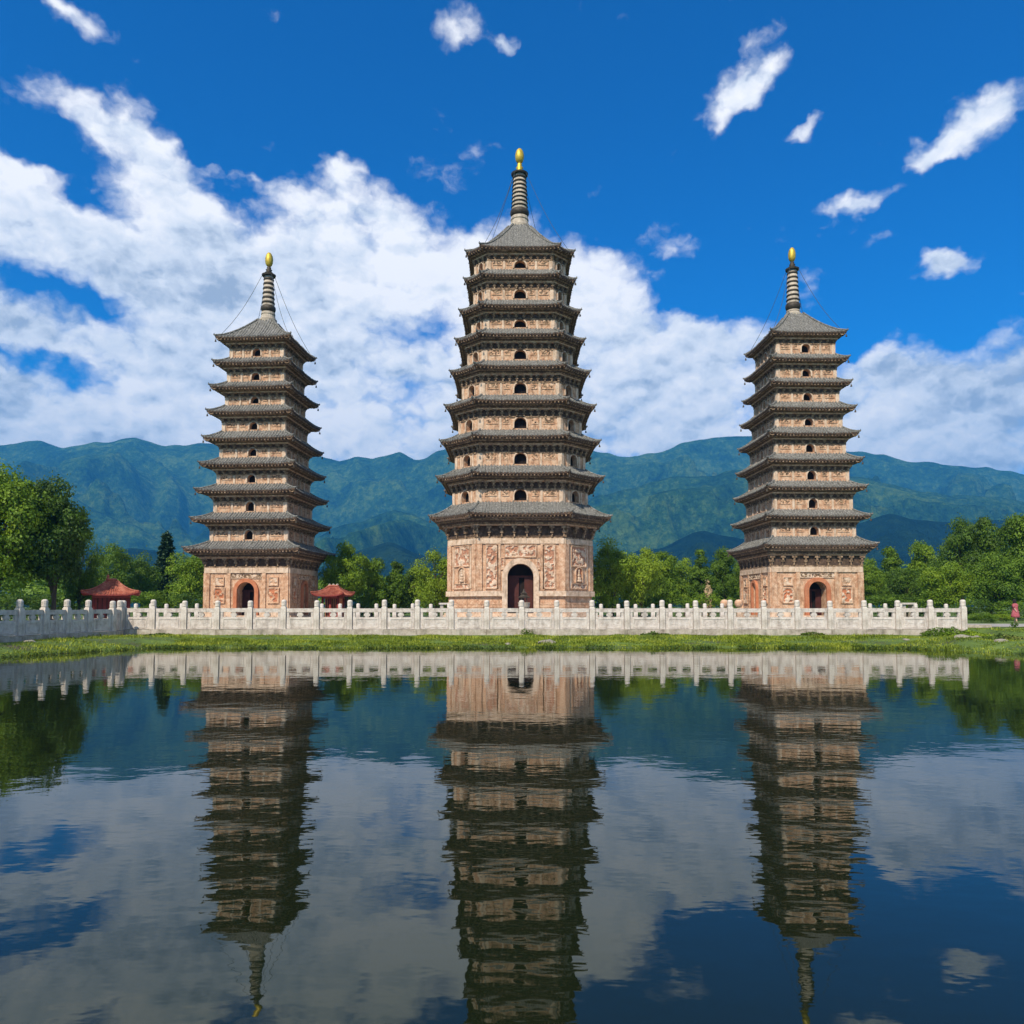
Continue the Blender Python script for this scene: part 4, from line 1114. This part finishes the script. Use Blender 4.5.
# water-edge weeds, a low mat with leafy clumps
wm_ = MB()
for k in range(2600):
    x = rnd.uniform(-24, 27); sy = shore(x); dn = noise.noise(Vector((x*.5, 11, 0)))
    if dn < -.05: continue
    y = sy+rnd.uniform(-.55, .5)*(.5+dn)
    for q in range(5):
        leaf_quad(wm_, Vector((x+rnd.gauss(0,.08), y+rnd.gauss(0,.08), max(gz(x,y), 0)+rnd.uniform(.01,.10))), Vector((rnd.gauss(0,.5), rnd.gauss(0,.5), 1)), .035, rnd)
tag(wm_.build('shore_weeds', M['weed']), 'low leafy weeds along the waterline', 'weeds', kind='stuff')
def clump(name, label, x, y, rx, ry, h, cnt, mat='weed', lf=.05, z=None):
    m = MB(); z0 = gz(x, y) if z is None else z
    for k in range(cnt):
        a = rnd.uniform(0, 2*pi); r = rnd.random()**.5
        px_, py_ = cos(a)*r*rx, sin(a)*r*ry; hh = h*(1-r*r*.6)*rnd.random()**.7*(.8+.9*noise.noise(Vector((px_*2, py_*2, x))))
        leaf_quad(m, Vector((px_, py_, hh)), Vector((rnd.gauss(0,.7), rnd.gauss(0,.7), 1)), lf, rnd)
    for k in range(cnt//5):
        a = rnd.uniform(0, 2*pi); r = rnd.random()**.5
        if k%3: continue
        blade(m, Vector((cos(a)*r*rx*.95, sin(a)*r*ry*.95, 0)), h*rnd.uniform(.6,1.25)*(1-r*r*.5), h*.4, .012)
    o = m.build(name, M[mat]); o.location = (x, y, z0-.01)
    return tag(o, label, 'plant')
clump('leafy_plant', 'small leafy plant growing against the balustrade plinth below the middle pagoda doorway', wx(527,35.5), 35.6, .34, .14, .42, 200, 'leaf', .035)
clump('leafy_plant', 'large spreading green plant on the bank below the right end of the balustrade', wx(948,34), 34.2, 1.15, .6, .40, 1500, 'leaf', .045)
clump('leafy_plant', 'lower green plant right of the balustrade end, partly over the rocks', wx(978,33), 33.4, .95, .5, .22, 1200, 'leaf_yellow')
clump('leafy_plant', 'yellowish plant mat at the right edge of the bank', wx(1006,31.5), 31.5, 1.3, .7, .18, 1300)
clump('leafy_plant', 'weed tuft on the bank below the second bay of the balustrade', wx(150,34.5), 35.3, .7, .3, .10, 400)
clump('leafy_plant', 'weed tuft by the plinth between the right pagoda doorway and the middle pagoda', wx(655,35.5), 35.5, .7, .2, .24, 420)
clump('leafy_plant', 'weed tuft at the plinth under the right pagoda', wx(812,35.5), 35.5, .6, .2, .24, 360)
def rock(label, x, y, sx, sy, sz, seed):
    m = MB(); segs, rr = 12, 7; rings = []
    for j in range(rr):
        ph = pi*(j+.5)/rr*.98
        rings.append([(0,0,0)]*segs)
        rings[-1] = []
        for i in range(segs):
            a = 2*pi*i/segs; v = Vector((sin(ph)*cos(a), sin(ph)*sin(a), -cos(ph))); k = 1+.35*noise.noise(v*1.6+Vector((seed,0,0)))
            rings[-1].append((v.x*sx*k, v.y*sy*k, v.z*sz*k))
    m.loft(rings, True, True); o = m.build('rock', M['rock']); o.location = (x, y, gz(x, y)+sz*.2); o.rotation_euler = (0,0,seed)
    tag(o, label, 'rock', 'rocks on the bank')
for k, (lb, p_, D_, s) in enumerate([('flat pale rock on the grass bank right of the middle pagoda doorway',547,32.2,.42),('small pale rock on the bank beside the flat pale rock, nearer the doorway',508,32.0,.22),
    ('brown rock at the foot of the large spreading plant',962,32.4,.40),('second brown rock, to the right of the spreading plant',975,32.0,.34),('small rock at the waterline near the right edge',1000,29.8,.26),
    ('small pale rock on the bank at the far left edge',31,28.6,.2),('small pale rock on the bank left of the large spreading plant',905,32.2,.18)]):
    rock(lb, wx(p_, D_), D_, s, s*.6, s*.32, 1.3*k+.4)
kb = MB()
fr = Frame((wx(966,39.2),39.2),(wx(990,39.0),39.0)); kb.fbox(fr, -fr.half, fr.half, .5, .74, -.15, .15)
tag(kb.build('kerb_stone', M['plinth']), 'low stone kerb beside the path just right of the balustrade end', 'kerb stone')

# ------------------------------------------------------------------ person on the path
def person(x, y, rz, label):
    root = empty('person', (x, y, GZ+.06), rz, label=label, cat='person'); root.scale = (.88,.88,.88)
    me = bpy.data.meshes.new('body')
    V = [(0,0,.86),(0,0,1.02),(0,-.01,1.20),(0,0,1.32),(0,-.01,1.38),(0,-.02,1.46),(0,-.015,1.54),
         (.09,0,.80),(.10,.05,.46),(.10,.10,.08),(.10,-.02,.035),(-.09,0,.80),(-.10,-.07,.46),(-.10,-.12,.08),(-.10,-.24,.035),
         (.16,0,1.28),(.21,.03,1.04),(.20,-.10,.85),(.20,-.14,.78),(-.16,0,1.28),(-.21,-.02,1.04),(-.20,-.14,.86),(-.20,-.18,.79)]
    Eg = [(0,1),(1,2),(2,3),(3,4),(4,5),(5,6),(0,7),(7,8),(8,9),(9,10),(0,11),(11,12),(12,13),(13,14),(3,15),(15,16),(16,17),(17,18),(3,19),(19,20),(20,21),(21,22)]
    R = [.13,.115,.13,.08,.045,.085,.075,.085,.055,.038,.035,.085,.055,.038,.035,.05,.038,.028,.026,.05,.038,.028,.026]
    me.from_pydata(V, Eg, []); o = bpy.data.objects.new('body', me); COL.objects.link(o); o.parent = root
    md = o.modifiers.new('skin', 'SKIN'); o.modifiers.new('sub', 'SUBSURF').levels = 1
    for k, sv in enumerate(me.skin_vertices[0].data): sv.radius = (R[k], R[k]*.85); sv.use_root = (k == 0)
    me.materials.append(M['skin'])
    m = MB(); m.lathe([(.27,.42),(.25,.55),(.20,.80),(.16,1.0),(.175,1.16),(.19,1.26),(.12,1.345),(.06,1.36)], seg=18)
    m.build('dress', M['pinkcloth'], root, True)
    m = MB(); m.lathe([(.06,1.33),(.10,1.38),(.115,1.48),(.112,1.56),(.08,1.625),(.02,1.645)], (0, .025), 14)
    m.build('hair', M['hair'], root, True)
    for s in (-1, 1):
        m = MB(); m.tube([(s*.15,0,1.30),(s*.20,.01,1.20),(s*.222,(.02 if s > 0 else -.02),1.06)], [.07,.065,.06], 10); m.build('sleeve', M['pinkcloth'], root, True)
person(wx(1009.5,45.5), 45.0, radians(35), 'person in a pink red dress walking on the path at the right edge')

# ------------------------------------------------------------------ haze
hz_ = MB(); hz_.box(-6500, 6500, -200, 6400, -5, 900)
HM = bpy.data.materials.new('air_haze'); HM.use_nodes = True; t = HM.node_tree; t.nodes.clear(); nn = NT(t)
vol = nn('ShaderNodeVolumePrincipled', {'Color': (.07,.45,1.0,1), 'Density': .000185, 'Anisotropy': 0.0})
o_ = nn('ShaderNodeOutputMaterial'); t.links.new(vol.outputs[0], o_.inputs['Volume'])
tag(hz_.build('haze', HM), 'thin blue haze over the mountains', 'haze', kind='stuff')
